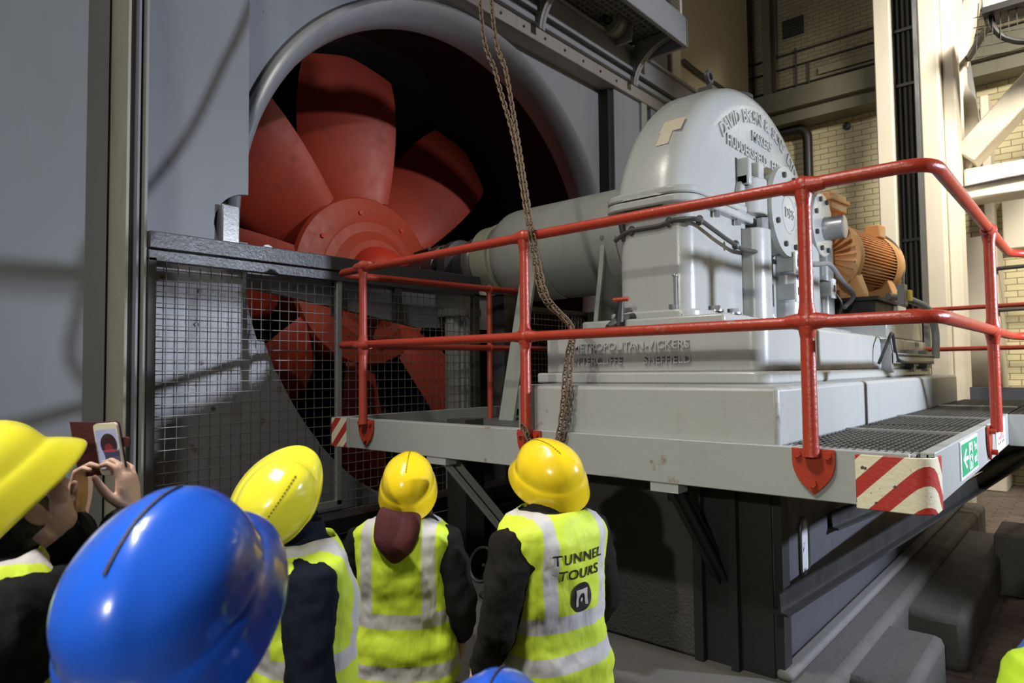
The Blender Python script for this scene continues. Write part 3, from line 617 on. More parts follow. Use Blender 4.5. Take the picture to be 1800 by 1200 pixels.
# gauges, boxes, wires on right face
for y, z in ((2.36, 1.15), (2.36, .93), (3.30, 1.03)):
    q = thing('gauge_plate', {1.15: 'small white gauge plate under the large bearing flange', .93: 'lower white gauge plate on the gearbox side column', 1.03: 'white gauge plate at the far end column of the gearbox'}[z], 'gauge', (-1.20, y, z-.07), 'gauge plates on the gearbox side')
    B().box(-1.225, -1.21, y-.05, y+.05, z-.085, z+.085).build('plate', 'white', q); B().box(-1.209, -1.205, y-.018, y+.018, z-.03, z+.03).build('sight_slot', 'dark', q)
    B().box(-1.36, -1.225, y-.03, y+.03, z-.06, z+.06).build('bracket', 'galv', q)
tag(B().tube(smooth_path([(-1.22, 2.35, 1.2), (-1.2, 2.7, 1.18), (-1.19, 3.1, 1.22), (-1.18, 3.4, 1.12), (-1.17, 3.75, 1.0), (-1.2, 3.55, .88)]), .02, 8).build('wavy_conduit', 'cable'), 'wavy grey flexible conduit across the gearbox end', 'conduit')
tag(B().tube(smooth_path([(-1.2, 3.32, .98), (-1.17, 3.36, .9), (-1.2, 3.4, .8), (-1.2, 3.32, .7)]), .009, 6).build('gauge_wire', 'dark'), 'thin black wire hanging under the far gauge plate', 'wire')
# oil tap, sight glass on front
tp = thing('drain_tap', 'small black drain tap with red handle at the foot of the gearbox', 'tap', (-1.72, .72, .60))
B().tube(bend([(-1.80, .92, .69), (-1.80, .70, .66), (-1.82, .62, .60)], .03), .028, 10).build('spout', 'iron', tp); B().cyl((-1.79, .69, .62), (-1.77, .69, .77), .036, .020, 12).build('body', 'black', tp)
B().tube([(-1.82, .68, .785), (-1.715, .69, .785)], .014, 8).build('handle', 'red', tp)
sg = thing('sight_glass', 'slim steel rod gauge standing on the gearbox foot', 'gauge', (-1.52, .88, .66))
B().cyl((-1.50, .905, .68), (-1.50, .905, .93), .011, n=10).build('rod', 'steel', sg); B().ell((-1.50, .905, .935), .017, .017, .014).build('cap', 'steel', sg); B().tube([(-1.53, .905, .70), (-1.45, .905, .685)], .016, 8).build('foot_union', 'steel', sg)

# ------------------------------------------------------------------ motor
mo = thing('electric_motor', 'orange finned electric motor behind the gearbox', 'motor', (-1.28, 4.2, .85))
mx, mz, mr, ma, mb = -1.40, 1.40, .315, 3.84, 5.06
B().lathe((mx, 0, mz), (0,1,0), [(ma+.06,.30),(ma+.12,.31),(mb-.12,.31),(mb-.1,.30)], 48, cap=True).build('stator_body', 'orange', mo)
fo = B()
for k in range(72):
    a = 2*PI*k/72
    if 225 < math.degrees(a) < 315: continue
    c, s = math.cos(a), math.sin(a); fo.bar((mx+.33*c, ma+.14, mz+.33*s), (mx+.33*c, mb-.2, mz+.33*s), .010, .05, (c, 0, s))
fo.build('cooling_fins', 'orange', mo, smooth=False)
es_ = B().lathe((mx, 0, mz), (0,1,0), [(ma-.06,.07),(ma-.05,.12),(ma+.01,.15),(ma+.03,.33),(ma+.05,.365),(ma+.13,.37),(ma+.15,.345)], 40).build('end_shield', 'orange', mo, sharp=30)
b = B()
for k in range(28):
    a = 2*PI*k/28; b.bar((mx+.15*math.cos(a), ma+.0, mz+.15*math.sin(a)), (mx+.33*math.cos(a), ma+.02, mz+.33*math.sin(a)), .012, .04, (0,1,0))
b.build('radial_ribs', 'orange', es_, smooth=False)
B().lathe((mx, 0, mz), (0,1,0), [(mb-.22,.36),(mb-.2,.372),(mb-.02,.372),(mb+.02,.35),(mb+.03,0)], 48).build('fan_cowl', 'orange', mo, sharp=40)
tb = B().box(mx-.24, mx+.12, ma+.0, ma+.40, mz+.46, mz+.64).build('terminal_box', 'orange', mo, bevel=.02)
B().box(mx-.26, mx+.14, ma-.02, ma+.42, mz+.55, mz+.585).build('box_lip', 'orange', tb, bevel=.006)
B().cyl((mx-.06, ma+.2, mz+.28), (mx-.06, ma+.2, mz+.47), .12, .15, 20).build('box_neck', 'orange', tb)
B().box(mx+.12, mx+.26, mb-.40, mb-.22, mz+.27, mz+.40).build('heater_box', 'orange', mo, bevel=.01)
for y in (ma+.06, mb-.34):
    b = B(); b.prism([(mx-.36, .99), (mx+.36, .99), (mx+.36, 1.05), (mx+.30, 1.24), (mx+.2, 1.2), (mx-.2, 1.2), (mx-.30, 1.24), (mx-.36, 1.05)], XZ, y, y+.16); b.build('foot', 'orange', mo, bevel=.01)
b = B()
for a in (45, 90, 135, 225, 315): b.hexbolt((mx+.345*math.cos(math.radians(a)), ma+.02, mz+.345*math.sin(math.radians(a))), (0,-1,0), .03, .03)
split_build(b, 'shield_bolt', 'orange', mo)
mo.location = (mx, 4.55, .85)
for c_ in mo.children_recursive:
    c_.location = -V((mx, 4.55, .85)) if c_.parent == mo else (0,0,0)
mo.rotation_euler = (0, 0, math.radians(-7))
mst = thing('motor_stand', 'black steel stand under the orange motor', 'stand', (mx, 4.2, .80))
B().box(mx-.38, mx+.38, ma+.02, mb-.12, .80, .955).build('box_frame', 'black', mst, bevel=.006); B().box(mx-.42, mx+.42, ma-.02, mb-.05, .955, .99).build('top_plate', 'black', mst)
B().box(mx+.30, mx+.42, mb-.45, mb-.08, .80, .952).build('white_end_panel', 'white', mst)
sw = thing('isolator_switch', 'small grey and yellow isolator switch in front of the motor foot', 'switch', (-.82, 4.05, .9))
B().box(-.86, -.80, 3.98, 4.12, .90, 1.10).build('body', 'cable', sw, bevel=.006); B().box(-.80, -.775, 4.10, 4.2, .95, 1.05).build('handle', plain('yellow', (.75,.6,.03), .4), sw)
tag(B().tube(smooth_path([(mx+.2, mb-.25, mz+.36), (mx+.36, mb-.12, mz+.2), (mx+.41, mb-.1, mz-.1), (mx+.38, mb-.12, .98)]), .014, 8).build('motor_lead', 'cable'), 'grey lead curving down the end of the motor', 'cable')

# ------------------------------------------------------------------ platform
pf = thing('machine_platform', 'grey steel platform around the plinth with long front beam', 'platform', (-1.9, 0, -.21))
HB = .215
b = B(); b.box(-3.88, -.045, -.04, .0, -HB, 0); b.box(-3.88, -.03, 0, .10, -.02, -.005)
fb = b.build('front_beam', 'beam', pf, bevel=.004)
for x0, x1 in ((-2.82, -2.64), (-1.17, -1.02)): B().box(x0, x1, -.035, .06, -HB-.045, -HB).build('gusset', 'beam', fb)
B().box(-.02, .03, .03, 2.78, -HB+.01, 0.004).build('side_beam', 'beam', pf, bevel=.004)
B().box(-3.90, -3.86, 0, 2.05, -HB, 0).build('end_beam', 'beam', pf, bevel=.004)
B().box(-3.88, -2.14, .02, 2.2, -.12, -.096).build('floor_plate', paint('dark deck plate', (.10,.105,.10), .5, amt=.5, sc=3, dirt=(.05,.04,.03)), pf)
B().box(-3.86, -2.2, 1.96, 2.0, -.03, .10).build('kick_plate', 'tube', pf)
gr = B()
for k in range(19): gr.bar((-.535+k*.03, .03, -.02), (-.535+k*.03, 5.35, -.02), .006, .03)
for k in range(76): gr.bar((-.55, .06+k*.07, -.014), (0, .06+k*.07, -.014), .007, .018)
gr.build('grating', 'grate', pf, smooth=False)
b = B(); b.bar((-.55, 1.05, -.012), (0, 1.05, -.012), .03, .03); b.bar((-.55, 2.3, -.012), (0, 2.3, -.012), .03, .03); b.bar((-.55, 3.9, -.012), (0, 3.9, -.012), .03, .03); split_build(b, 'grating_joint', 'steel', pf)
# hazard painted corners
b = B(); b.prism([(-.235, -.046), (-.04, -.046)]+[(-.04+.076*math.sin(a), .03-.076*math.cos(a)) for a in (.3,.6,.9,1.2,1.57)]+[(.036, .13), (.028, .13), (.028, .0), (-.03, -.038), (-.235, -.038)], XY, -HB-.012, -.012)
b.build('hazard_corner', 'hazard', pf, bevel=.003)
b = B(); b.box(-3.89, -3.70, -.044, -.038, -HB, -.002); b.build('hazard_panel', 'hazard', pf)
b = B(); b.box(-3.70, -3.66, -.043, -.036, -HB, -.0); b.build('joint_strip', 'tube', pf)
# gangway to the right
gw = thing('gangway', 'grey gangway running off to the right beyond the platform', 'gangway', (1.3, 3.5, -.2))
B().box(.03, 4, 2.76, 2.80, -HB, .0).build('front_beam', 'beam', gw, bevel=.004); B().box(-.5, 4, 5.36, 5.40, -.2, .12).build('kick_plate', paint('toe board', (.14,.15,.18), .5), gw)
b = B()
for k in range(60): b.bar((.03+k*.05, 2.8, -.02), (.03+k*.05, 5.36, -.02), .007, .03)
for k in range(36): b.bar((.03, 2.83+k*.07, -.014), (3, 2.83+k*.07, -.014), .007, .018)
b.build('grating', 'grate', gw, smooth=False)

# signs
sg = thing('fire_exit_sign', 'green and white fire exit sign on the platform edge', 'sign', (.04, .87, -.18))
B().prism([(.61, -.178), (1.16, -.178), (1.16, -.006), (.61, -.006)], YZ, .031, .036).build('plate', 'white', sg)
B().prism([(.635, -.165), (1.14, -.165), (1.14, -.02), (.635, -.02)], YZ, .036, .0375).build('green_field', 'green', sg)
B().prism([(.665, -.092), (.75, -.045), (.775, -.053), (.722, -.084), (.82, -.084), (.82, -.101), (.722, -.101), (.775, -.132), (.75, -.14)], YZ, .0375, .039).build('arrow', 'white', sg)
dr = B().prism([(.845, -.155), (.955, -.155), (.955, -.03), (.845, -.03)], YZ, .0375, .039).build('door_symbol', 'white', sg)
b = B(); b.lathe((.039, .91, -.05), (1,0,0), [(0,.011),(.001,.011),(.0012,0)], 14)
for pts in (((.905,-.063),(.89,-.105)), ((.89,-.105),(.93,-.125)), ((.93,-.125),(.925,-.15)), ((.89,-.105),(.865,-.145)), ((.90,-.07),(.94,-.09)), ((.90,-.07),(.865,-.085))):
    b.bar((.0395, *pts[0]), (.0395, *pts[1]), .013, .001, (1,0,0))
b.build('running_figure', 'green', dr)
text_obj('sign_text', 'Fire', .062, (.039, 1.05, -.06), (0,1,0), (0,0,1), 'white', sg, .0006, .001); text_obj('sign_text', 'exit', .062, (.039, 1.05, -.118), (0,1,0), (0,0,1), 'white', sg, .0006, .001)
s2 = thing('white_label', 'white label with red characters at the end of the platform edge', 'label', (.04, 2.2, -.19))
B().prism([(2.0, -.19), (2.50, -.19), (2.50, -.004), (2.0, -.004)], YZ, .031, .034).build('plate', 'white', s2)
text_obj('label_text', 'C0R2', .13, (.0345, 2.25, -.085), (0,1,0), (0,0,1), 'redink', s2, .0005, .0)
b = B()
for k in range(4): b.box(.0342, .035, 2.09+k*.09, 2.13+k*.09, -.150, -.136)
b.build('small_print', 'dark', s2)

# ------------------------------------------------------------------ railing
rl = thing('safety_railing', 'red painted tubular safety railing around the platform edge', 'railing', (-1.9, 0, 0))
YR = -.075; T1, T2 = 1.10, .53
top = bend([(-3.72, 2.6, T1+.02), (-3.78, YR, T1-.02), (-1.95, YR, T1+.0), (.075, YR, T1+.005), (.075, 2.72, T1+.01), (.4, 2.92, T1-.02), (3.2, 2.95, T1-.03)], .13, 8)
mid = bend([(-3.72, 2.6, T2+.03), (-3.78, YR, T2+.01), (-1.95, YR, T2), (.075, YR, T2-.005), (.075, 2.72, T2+.01), (.4, 2.92, T2-.01), (3.2, 2.95, T2-.02)], .13, 8)
B().tube(top, .027, 14).build('top_rail', 'red', rl, sharp=60); B().tube(mid, .027, 14).build('middle_rail', 'red', rl, sharp=60)
def joint(b, c, d, half=False):
    c = V(c); d = V(d); b.tube([c+d*q for q in ((-.085,-.06,-.03,0) if half else (-.085,-.06,-.03,0,.03,.06,.085))], [.0275,.031,.037,.040] if half else [.0275,.031,.037,.040,.037,.031,.0275], 14)
def shield(y0, y1, w=.086, h=.195):
    pts = [(-w, .005), (w, .005), (w, -.05)]+[(w*math.cos(a)*1.0, -.05-(h-.05)*math.sin(a)**1.0*1.0) for a in ()]
    L = [(w*(1-(t**2.2)), -.05-(h-.055)*t) for t in (.2,.4,.55,.7,.85,1.0)]
    return [(-w, .0), (w, .0), (w, -.05)]+L+[(-x, z) for x, z in L[-2::-1]]+[(-w, -.05)]
for x in (-3.452, -1.932, -.393):
    po = B().tube([(x, YR, -.03), (x, YR, .02), (x, YR, T1)], [.036, .031, .027], 14).build('post', 'redworn' if x < -3 else 'red', rl)
    fl_ = B().prism([(x+u, v) for u, v in shield(0, 1)], XZ, -.056, -.042).build('base_flange', 'red', po, smooth=False, bevel=.003)
    b = B()
    for u, v in ((-.060, -.025), (.060, -.025), (0, -.145)): b.hexbolt((x+u, -.056, v), (0,-1,0), .016, .016)
    split_build(b, 'bolt', 'red', fl_)
    b = B()
    for z in (T1, T2):
        b = B(); b.ell((x, YR, z), .043, .043, .043); joint(b, (x, YR, z), (1,0,0)); joint(b, (x, YR, z), (0,0,1), z == T1); b.build('ball_joint', 'redworn' if x < -3 else 'red', po, sharp=60)
x, y = .075, 1.617
po = B().tube([(x, y, -.03), (x, y, T1)], .029, 14).build('post', 'red', rl)
b = B(); b.prism([(y+u, v) for u, v in shield(0, 1)], YZ, .034, .046); fl_ = b.build('base_flange', 'red', po, smooth=False, bevel=.003)
b = B()
for u, v in ((-.060, -.025), (.060, -.025), (0, -.145)): b.hexbolt((.046, y+u, v), (1,0,0), .016, .03)
split_build(b, 'bolt', 'red', fl_)
b = B()
for z in (T1, T2):
    b = B(); b.ell((x, y, z), .043, .043, .043); joint(b, (x, y, z), (0,1,0)); joint(b, (x, y, z), (0,0,1), z == T1); b.build('ball_joint', 'red', po, sharp=60)
x, y = -3.755, 1.58
po = B().tube([(x, y, -.096), (x, y, T1)], .027, 12).build('post', 'redworn', rl)
b = B()
for z in (T1, T2+.02):
    b = B(); b.ell((x, y, z), .043, .043, .043); b.build('ball_joint', 'redworn', po)
rr_ = thing('far_railing', 'thin red handrails along the far side of the gangway', 'railing', (1, 5.45, 0))
for z in (.95, .52): B().tube([(-1.6, 5.45, z), (4, 5.45, z)], .024, 10).build('rail', 'red', rr_)
B().tube([(-.98, 5.45, -.2), (-.98, 5.45, .95)], .024, 10).build('post', 'red', rr_); B().tube([(2.2, 5.45, -.2), (2.2, 5.45, .95)], .024, 10).build('post', 'red', rr_)
B().box(-2.2, -.5, 5.2, 5.44, -.25, -.02).build('rail_base', 'beam', rr_)

# ------------------------------------------------------------------ mesh guard cage
cg = thing('mesh_guard', 'galvanised wire mesh guard below the fan inlet', 'guard', (-4.25, .4, -.75))
XM = -4.25
B().box(XM-.05, XM+.04, -1.24, 1.93, 1.185, 1.30).build('top_beam', 'greasy', cg, bevel=.006)
B().box(XM-.03, XM+.03, -1.24, 1.93, 1.10, 1.175).build('top_rail', 'greasy', cg, bevel=.004)
B().box(XM-.02, XM+.02, .235, .285, -.75, 1.12).build('mullion', 'galv', cg, bevel=.004)
B().box(XM-.03, XM+.03, -1.24, -1.19, -1.2, 1.12).build('left_upright', 'iron', cg)
B().box(XM-.03, XM+.03, 1.86, 1.93, -1.2, 1.12).build('right_upright', 'iron', cg)
B().box(XM-.02, XM+.02, -1.24, .285, -.76, -.71).build('bottom_rail', 'galv', cg)
B().box(XM-.05, XM+.25, -1.24, 2.4, -.92, -.80).build('sill_beam', 'black', cg)
def mesh_panel(y0, y1, z0, z1, s=.0765):
    b = B(); y = y0
    while y < y1: b.tube([(XM, y, z0), (XM, y, z1)], .0035, 5); y += s
    z = z0
    while z < z1: b.tube([(XM+.006, y0, z), (XM+.006, y1, z)], .0035, 5); z += s
    return b
mesh_panel(-1.19, .235, -.71, 1.10).build('wire_panel', 'wire', cg); mesh_panel(.285, 1.86, -.80, 1.10).build('wire_panel', 'wire', cg)
cg2 = thing('rear_mesh_guard', 'dim wire mesh guard behind the shaft housing legs', 'guard', (-3.6, 2.9, 0))
XM = -3.9
mesh_panel(2.3, 4.6, -.2, .95, .06).build('wire_panel', 'wire', cg2); B().box(-3.93, -3.87, 2.25, 4.6, .95, 1.0).build('top_rail', 'iron', cg2)
# girders, ducts behind the housing legs
tag(B().box(-4.1, -3.2, 3.35, 3.6, .80, 1.0).build('floor_girder', 'iron'), 'dark floor girder behind the shaft housing', 'girder')
tag(B().box(-3.05, -2.1, 2.95, 3.2, .72, .98).build('oil_tray', 'steel'), 'pale grey oil tray under the shaft housing', 'tray')
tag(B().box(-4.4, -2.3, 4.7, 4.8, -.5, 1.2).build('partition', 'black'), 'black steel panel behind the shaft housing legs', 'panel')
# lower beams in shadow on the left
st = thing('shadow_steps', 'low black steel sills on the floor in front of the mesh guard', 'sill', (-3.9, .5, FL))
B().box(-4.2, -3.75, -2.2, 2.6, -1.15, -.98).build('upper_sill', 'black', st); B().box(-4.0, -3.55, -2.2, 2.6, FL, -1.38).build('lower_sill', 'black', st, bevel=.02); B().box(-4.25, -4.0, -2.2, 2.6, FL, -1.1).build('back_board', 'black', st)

# ------------------------------------------------------------------ pedestal and supports below deck
pd = thing('steel_pedestal', 'dark blue grey steel pedestal under the platform with oval slot', 'pedestal', (-1.3, .5, -1.2))
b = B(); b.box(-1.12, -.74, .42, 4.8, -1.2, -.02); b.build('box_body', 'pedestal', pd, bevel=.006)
B().box(-1.12, -.745, .405, .42, -1.2, -.02).build('front_plate', 'black', pd)  # thin sheet that makes this face blacker than the pedestal sides
b = B(); b.box(-.742, -.70, .42, .52, -1.2, -.02); b.box(-1.15, -1.10, .36, .45, -1.2, -.02); b.box(-.95, -.91, .36, .45, -1.2, -.02); b.build('corner_flange', 'black', pd)
b = B(); b.prism([(y, z) for y, z in arc(.85, -.74, .06, 180, 360, 8)+arc(.85, -.55, .06, 0, 180, 8)], YZ, -.739, -.732); sl = b.build('oval_slot', 'slotlit', pd)
b = B(); pth = [(-.73, y, z) for y, z in arc(.85, -.74, .065, 180, 360, 8)+arc(.85, -.55, .065, 0, 180, 8)]; b.tube(pth, .008, 6, closed=True); b.build('slot_rim', 'iron', sl)
B().box(-.742, -.735, .45, .62, -.80, -.48).build('pale_plate', paint('pale plate', (.16,.165,.2), .5), pd)
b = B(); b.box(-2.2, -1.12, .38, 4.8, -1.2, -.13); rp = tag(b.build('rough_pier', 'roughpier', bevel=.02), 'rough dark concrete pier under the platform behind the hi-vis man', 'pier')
kb = thing('concrete_kerb', 'stepped grubby concrete kerb along the pedestal foot', 'kerb', (-.6, 2, FL))
b = B(); b.box(-4.0, -.50, -.05, 6.2, FL, -1.2); b.build('main_kerb', 'concrete', kb, bevel=.05)
b = B(); b.box(-.62, -.22, .75, 1.7, FL, -1.24); b.box(-.56, -.18, 2.15, 5.0, FL, -1.27); b.build('buttress', 'concrete', kb, bevel=.05)
b = B(); b.box(-.74, -.66, .40, 6.0, -1.2, -1.15); b.build('mortar_fillet', paint('fillet', (.13,.125,.12), .8), kb, bevel=.02)
tag(B().prism([(4.1, FL), (4.1, -1.1), (4.75, -1.1), (4.75, FL), (4.5, FL), (4.5, -1.25), (4.3, -1.25), (4.3, FL)], YZ, -.22, .12).build('grey_saddle', 'concrete', bevel=.02), 'inverted U shaped grey saddle block at the end of the kerb', 'saddle')
for p, q, lb, mt in (((-1.08, .02, -.24), (-1.0, .55, -.95), 'slanting black bracket below the beam right of the hi-vis man', 'black'),
                 ((-2.72, .02, -.24), (-2.6, .62, -.92), 'slanting grey bracket below the beam left of the hi-vis man', 'tube'),
                 ((-.70, .36, -.86), (.34, 5.34, -.24), 'lower black diagonal strut from pedestal corner to the platform side', 'black'),
                 ((-.72, 1.3, -.62), (.30, 4.3, -.22), 'upper black diagonal strut further back under the gangway', 'black')):
    b = B(); d = .12
    b.bar(p, q, .09, .014); P = V(p); Q = V(q); n_ = V((0,0,.045)); b.bar(P+n_, Q+n_, .014, .10)
    tag(b.build('diagonal_strut', mt), lb, 'strut', 'diagonal struts under the platform')
tag(B().box(-3.3, -3.1, .6, .8, FL, -.03).build('support_post', 'iron'), 'dark upright post under the platform left end', 'post')
b = B(); b.tube(smooth_path([(-2.5, .5, FL), (-2.55, .42, -1.1), (-2.62, .28, -.95)]), .012, 8); b.lathe((-2.62, .28, -.95), (0,-1,.3), [(0,.11),(.012,.12),(.024,.11),(.012,.10),(0,.11)], 20)
tag(b.build('hand_wheel', 'iron'), 'dim iron valve wheel in the shadow between woman and man', 'valve')

# ------------------------------------------------------------------ overhead gantry
gt = thing('overhead_gantry', 'grey steel overhead walkway with curved brackets above the casing', 'gantry', (-4.0, 4.5, 5.2))
b = B(); b.box(-3.60, -3.54, -.5, 5.35, 4.72, 5.12); b.build('edge_channel', 'casing', gt, bevel=.01)
B().box(-4.35, -3.54, 5.31, 5.37, 4.72, 5.12).build('end_channel', 'casing', gt, bevel=.01)
b = B()
for k in range(58): b.bar((-4.5, -.4+k*.1, 5.02), (-3.6, -.4+k*.1, 5.02), .012, .04)
for k in range(12): b.bar((-4.5+k*.08, -.4, 5.02), (-4.5+k*.08, 5.3, 5.02), .012, .04)
b.build('walkway_grating', 'tube', gt, smooth=False)
B().box(-4.5, -3.6, -.5, 5.3, 5.04, 5.07).build('walkway_plate', 'tube', gt)
for y in (3.1, 5.22):
    b = B(); pts = [(-4.28+.72*math.sin(math.radians(a)), 5.0-.70*(1-(1-math.cos(math.radians(90-a)))) ) for a in range(0, 91, 10)]
    path = [(-4.28, 4.36)]+[(-3.58-.70*math.cos(math.radians(a)), 4.36+.52*math.sin(math.radians(a)) if a < 90 else 4.9) for a in range(8, 91, 9)]
    ring = [[(x, y-.05, z), (x, y+.05, z), (x, y+.05, z+.02), (x, y-.05, z+.02)] for x, z in path]
    b.loft(ring); cbk = b.build('curved_bracket', 'ring', gt, sharp=60)
    B().prism(path+[(-3.58, 4.98), (-4.28, 4.98)], XZ, y-.012, y+.012).build('bracket_web', 'tube', cbk, smooth=False)
gwl = thing('girder_trolley', 'greasy grey trolley wheel on the girder under the gantry', 'wheel', (-4.3, 4.6, 4.95))
B().lathe((-4.22, 4.45, 4.98), (0,1,0), [(0,.06),(0,.15),(.03,.19),(.05,.16),(.15,.16),(.17,.19),(.2,.15),(.2,.05)], 32).build('wheel', 'cap', gwl)
b = B(); b.prism([(-4.38, 4.75), (-4.05, 4.75), (-4.02, 5.05), (-4.1, 5.3), (-4.3, 5.3), (-4.4, 5.05)], XZ, 4.72, 4.76); b.build('side_plate', 'tube', gwl, bevel=.005); B().cyl((-4.22, 4.35, 4.98), (-4.22, 4.85, 4.98), .05, n=14).build('axle', 'iron', gwl)
b = B(); b.bar((-4.15, 4.9, 5.1), (-3.6, 5.3, 5.0), .05, .05); tag(b.build('drive_chain_strip', 'iron'), 'beaded dark drive chain strip under the gantry end', 'chain')
tag(B().box(-3.59, -3.555, 5.2, 5.235, 5.12, 6.6).build('gantry_post', 'white'), 'thin white guard post at the end of the overhead gantry', 'post')
wg = thing('gantry_screen', 'pale wire screen on top of the overhead gantry', 'screen', (-3.57, 3.5, 5.12))
b = B()
for k in range(90): b.tube([(-3.57, 1.0+k*.047, 5.12), (-3.57, 1.0+k*.047, 6.8)], .004, 4)
for k in range(34): b.tube([(-3.57, 1.0, 5.14+k*.047), (-3.57, 5.2, 5.14+k*.047)], .004, 4)
b.build('wire_panel', 'wire', wg)
tag(B().tube(smooth_path([(-4.5, 7.15, 5.45), (-4.5, 7.8, 5.43), (-4.5, 8.8, 5.46), (-4.5, 9.5, 5.42), (-4.48, 9.95, 5.3)]), .045, 10).build('wall_conduit', 'iron'), 'dark conduit sloping along the beige plastered wall', 'conduit')

# ------------------------------------------------------------------ hanging chain
ch = thing('hoist_chain', 'rusty doubled hoist chain hanging in front of the fan and plinth', 'chain', (-1.8, -.05, 0))
def link_mesh():
    b = B(); L, W, r = .0265, .0140, .0044; pts = [(W*math.cos(a), 0, L-.0+W*math.sin(a)) for a in [PI*k/6 for k in range(7)]]
    pts = [(W*math.cos(PI*k/6), 0, (L-W*.6)+W*math.sin(PI*k/6)) for k in range(7)]+[(W*math.cos(PI+PI*k/6), 0, -(L-W*.6)+W*math.sin(PI+PI*k/6)) for k in range(7)]
    b.tube(pts, r, 6, closed=True); bmesh.ops.recalc_face_normals(b.bm, faces=b.bm.faces[:]); me = bpy.data.meshes.new('chain_link'); b.bm.to_mesh(me); b.bm.free(); me.shade_smooth(); me.materials.append(M['chain']); return me
LM = link_mesh()
pA = [(-3.25, .9, 5.6), (-2.62, .3, 2.91), (-2.37, .18, 2.27), (-2.14, .08, 1.78), (-1.885, -.11, 1.24), (-1.835, -.118, 1.01), (-1.765, -.12, .74), (-1.685, .02, .57), (-1.68, -.03, .37), (-1.695, -.05, .12), (-1.725, -.065, -.05), (-1.80, -.09, -.17), (-1.87, -.10, -.09), (-1.925, -.11, .02)]
pB = [(-3.2, .95, 5.6), (-2.56, .35, 2.91), (-2.315, .22, 2.27), (-2.125, .1, 1.78), (-1.865, -.11, 1.24), (-1.81, -.118, 1.01), (-1.735, -.12, .74), (-1.66, .0, .57), (-1.645, -.035, .37), (-1.66, -.055, .12), (-1.70, -.07, -.06), (-1.77, -.095, -.18), (-1.85, -.105, -.11), (-1.90, -.115, .0)]
links = []
for pts in (pA, pB):
    dense = smooth_path(pts, 40); acc = 0; last = dense[0]; nxt = 0; alt = 0
    for p in dense[1:]:
        seg = (p-last).length
        while acc+seg >= nxt:
            t = (nxt-acc)/seg if seg else 0; c = last+(p-last)*t; d = (p-last).normalized(); links.append((c, d, alt)); alt ^= 1; nxt += .0385
        acc += seg; last = p
def link_matrix(c, d, alt):
    u = d.orthogonal().normalized(); u = (V((.75,.66,0))-d*V((.75,.66,0)).dot(d)).normalized(); w = d.cross(u)
    if alt: u, w = (u*.75+w*.66), (w*.75-u*.66)
    else: u, w = (u*.66-w*.75), (w*.66+u*.75)
    m_ = Matrix((u, w, d)).transposed().to_4x4(); m_.translation = c; return m_
vis = sorted(links, key=lambda l: (l[0]-V((.52,-2.99,.34))).length)
rest = bmesh.new(); proto_l = None
for i, (c, d, alt) in enumerate(vis):
    m4 = link_matrix(c, d, alt)
    if i < 100:
        if proto_l is None: o = bpy.data.objects.new('chain_link', LM); proto_l = o
        else: o = proto_l.copy()
        COL.objects.link(o); o.parent = ch; m5 = m4.copy(); m5.translation = c-V(ch.location); o.matrix_local = m5
    elif c.z < 3.6:
        t2 = LM.copy(); t2.transform(m4); rest.from_mesh(t2); bpy.data.meshes.remove(t2)
me = bpy.data.meshes.new('chain_links'); rest.to_mesh(me); rest.free(); me.shade_smooth(); me.materials.append(M['chain'])
o = bpy.data.objects.new('chain_links', me); COL.objects.link(o); o.parent = ch; o.location = -V(ch.location); o['kind'] = 'stuff'

#PB#
# ------------------------------------------------------------------ people
def se_ring(c, a, b, M3, n=28, p=2.5):
    out = []
    for k in range(n):
        t = 2*PI*k/n; ct, st = math.cos(t), math.sin(t)
        out.append(V(c)+M3 @ V((a*math.copysign(abs(ct)**(2/p), ct), b*math.copysign(abs(st)**(2/p), st), 0)))
    return out
TORSO = [(.84,.172,.122,0),(.93,.178,.132,-.005),(1.02,.166,.122,0),(1.12,.166,.122,.005),(1.22,.180,.130,.005),(1.31,.194,.130,0),(1.37,.198,.118,-.008),(1.415,.182,.104,-.012),(1.445,.142,.090,-.014),(1.475,.092,.076,-.012),(1.50,.066,.066,-.008)]
def interp(tab, z):
    for u, w in zip(tab, tab[1:]):
        if u[0] <= z <= w[0]:
            t = (z-u[0])/(w[0]-u[0]); t = t*t*(3-2*t)*.5+t*.5
            return [a+(b_-a)*t for a, b_ in zip(u, w)]
    return tab[0] if z < tab[0][0] else tab[-1]
I3 = Matrix.Identity(3)
def torso(b, s, z0, z1, inf, n=28, rings=24, cap=True, flare=0, wide=1.0):
    L = []
    for i in range(rings+1):
        z = z0+(z1-z0)*i/rings; _, a, d, y = interp(TORSO, z); fl_ = flare*max(0, 1.0-z)
        L.append(se_ring((0, y*s, z*s), (a*wide+inf+fl_)*s, (d+inf+fl_)*s, I3, n))
    b.loft(L, cap); return b
def limb(b, pts, rad, n=14): b.tube(pts, rad, n); return b
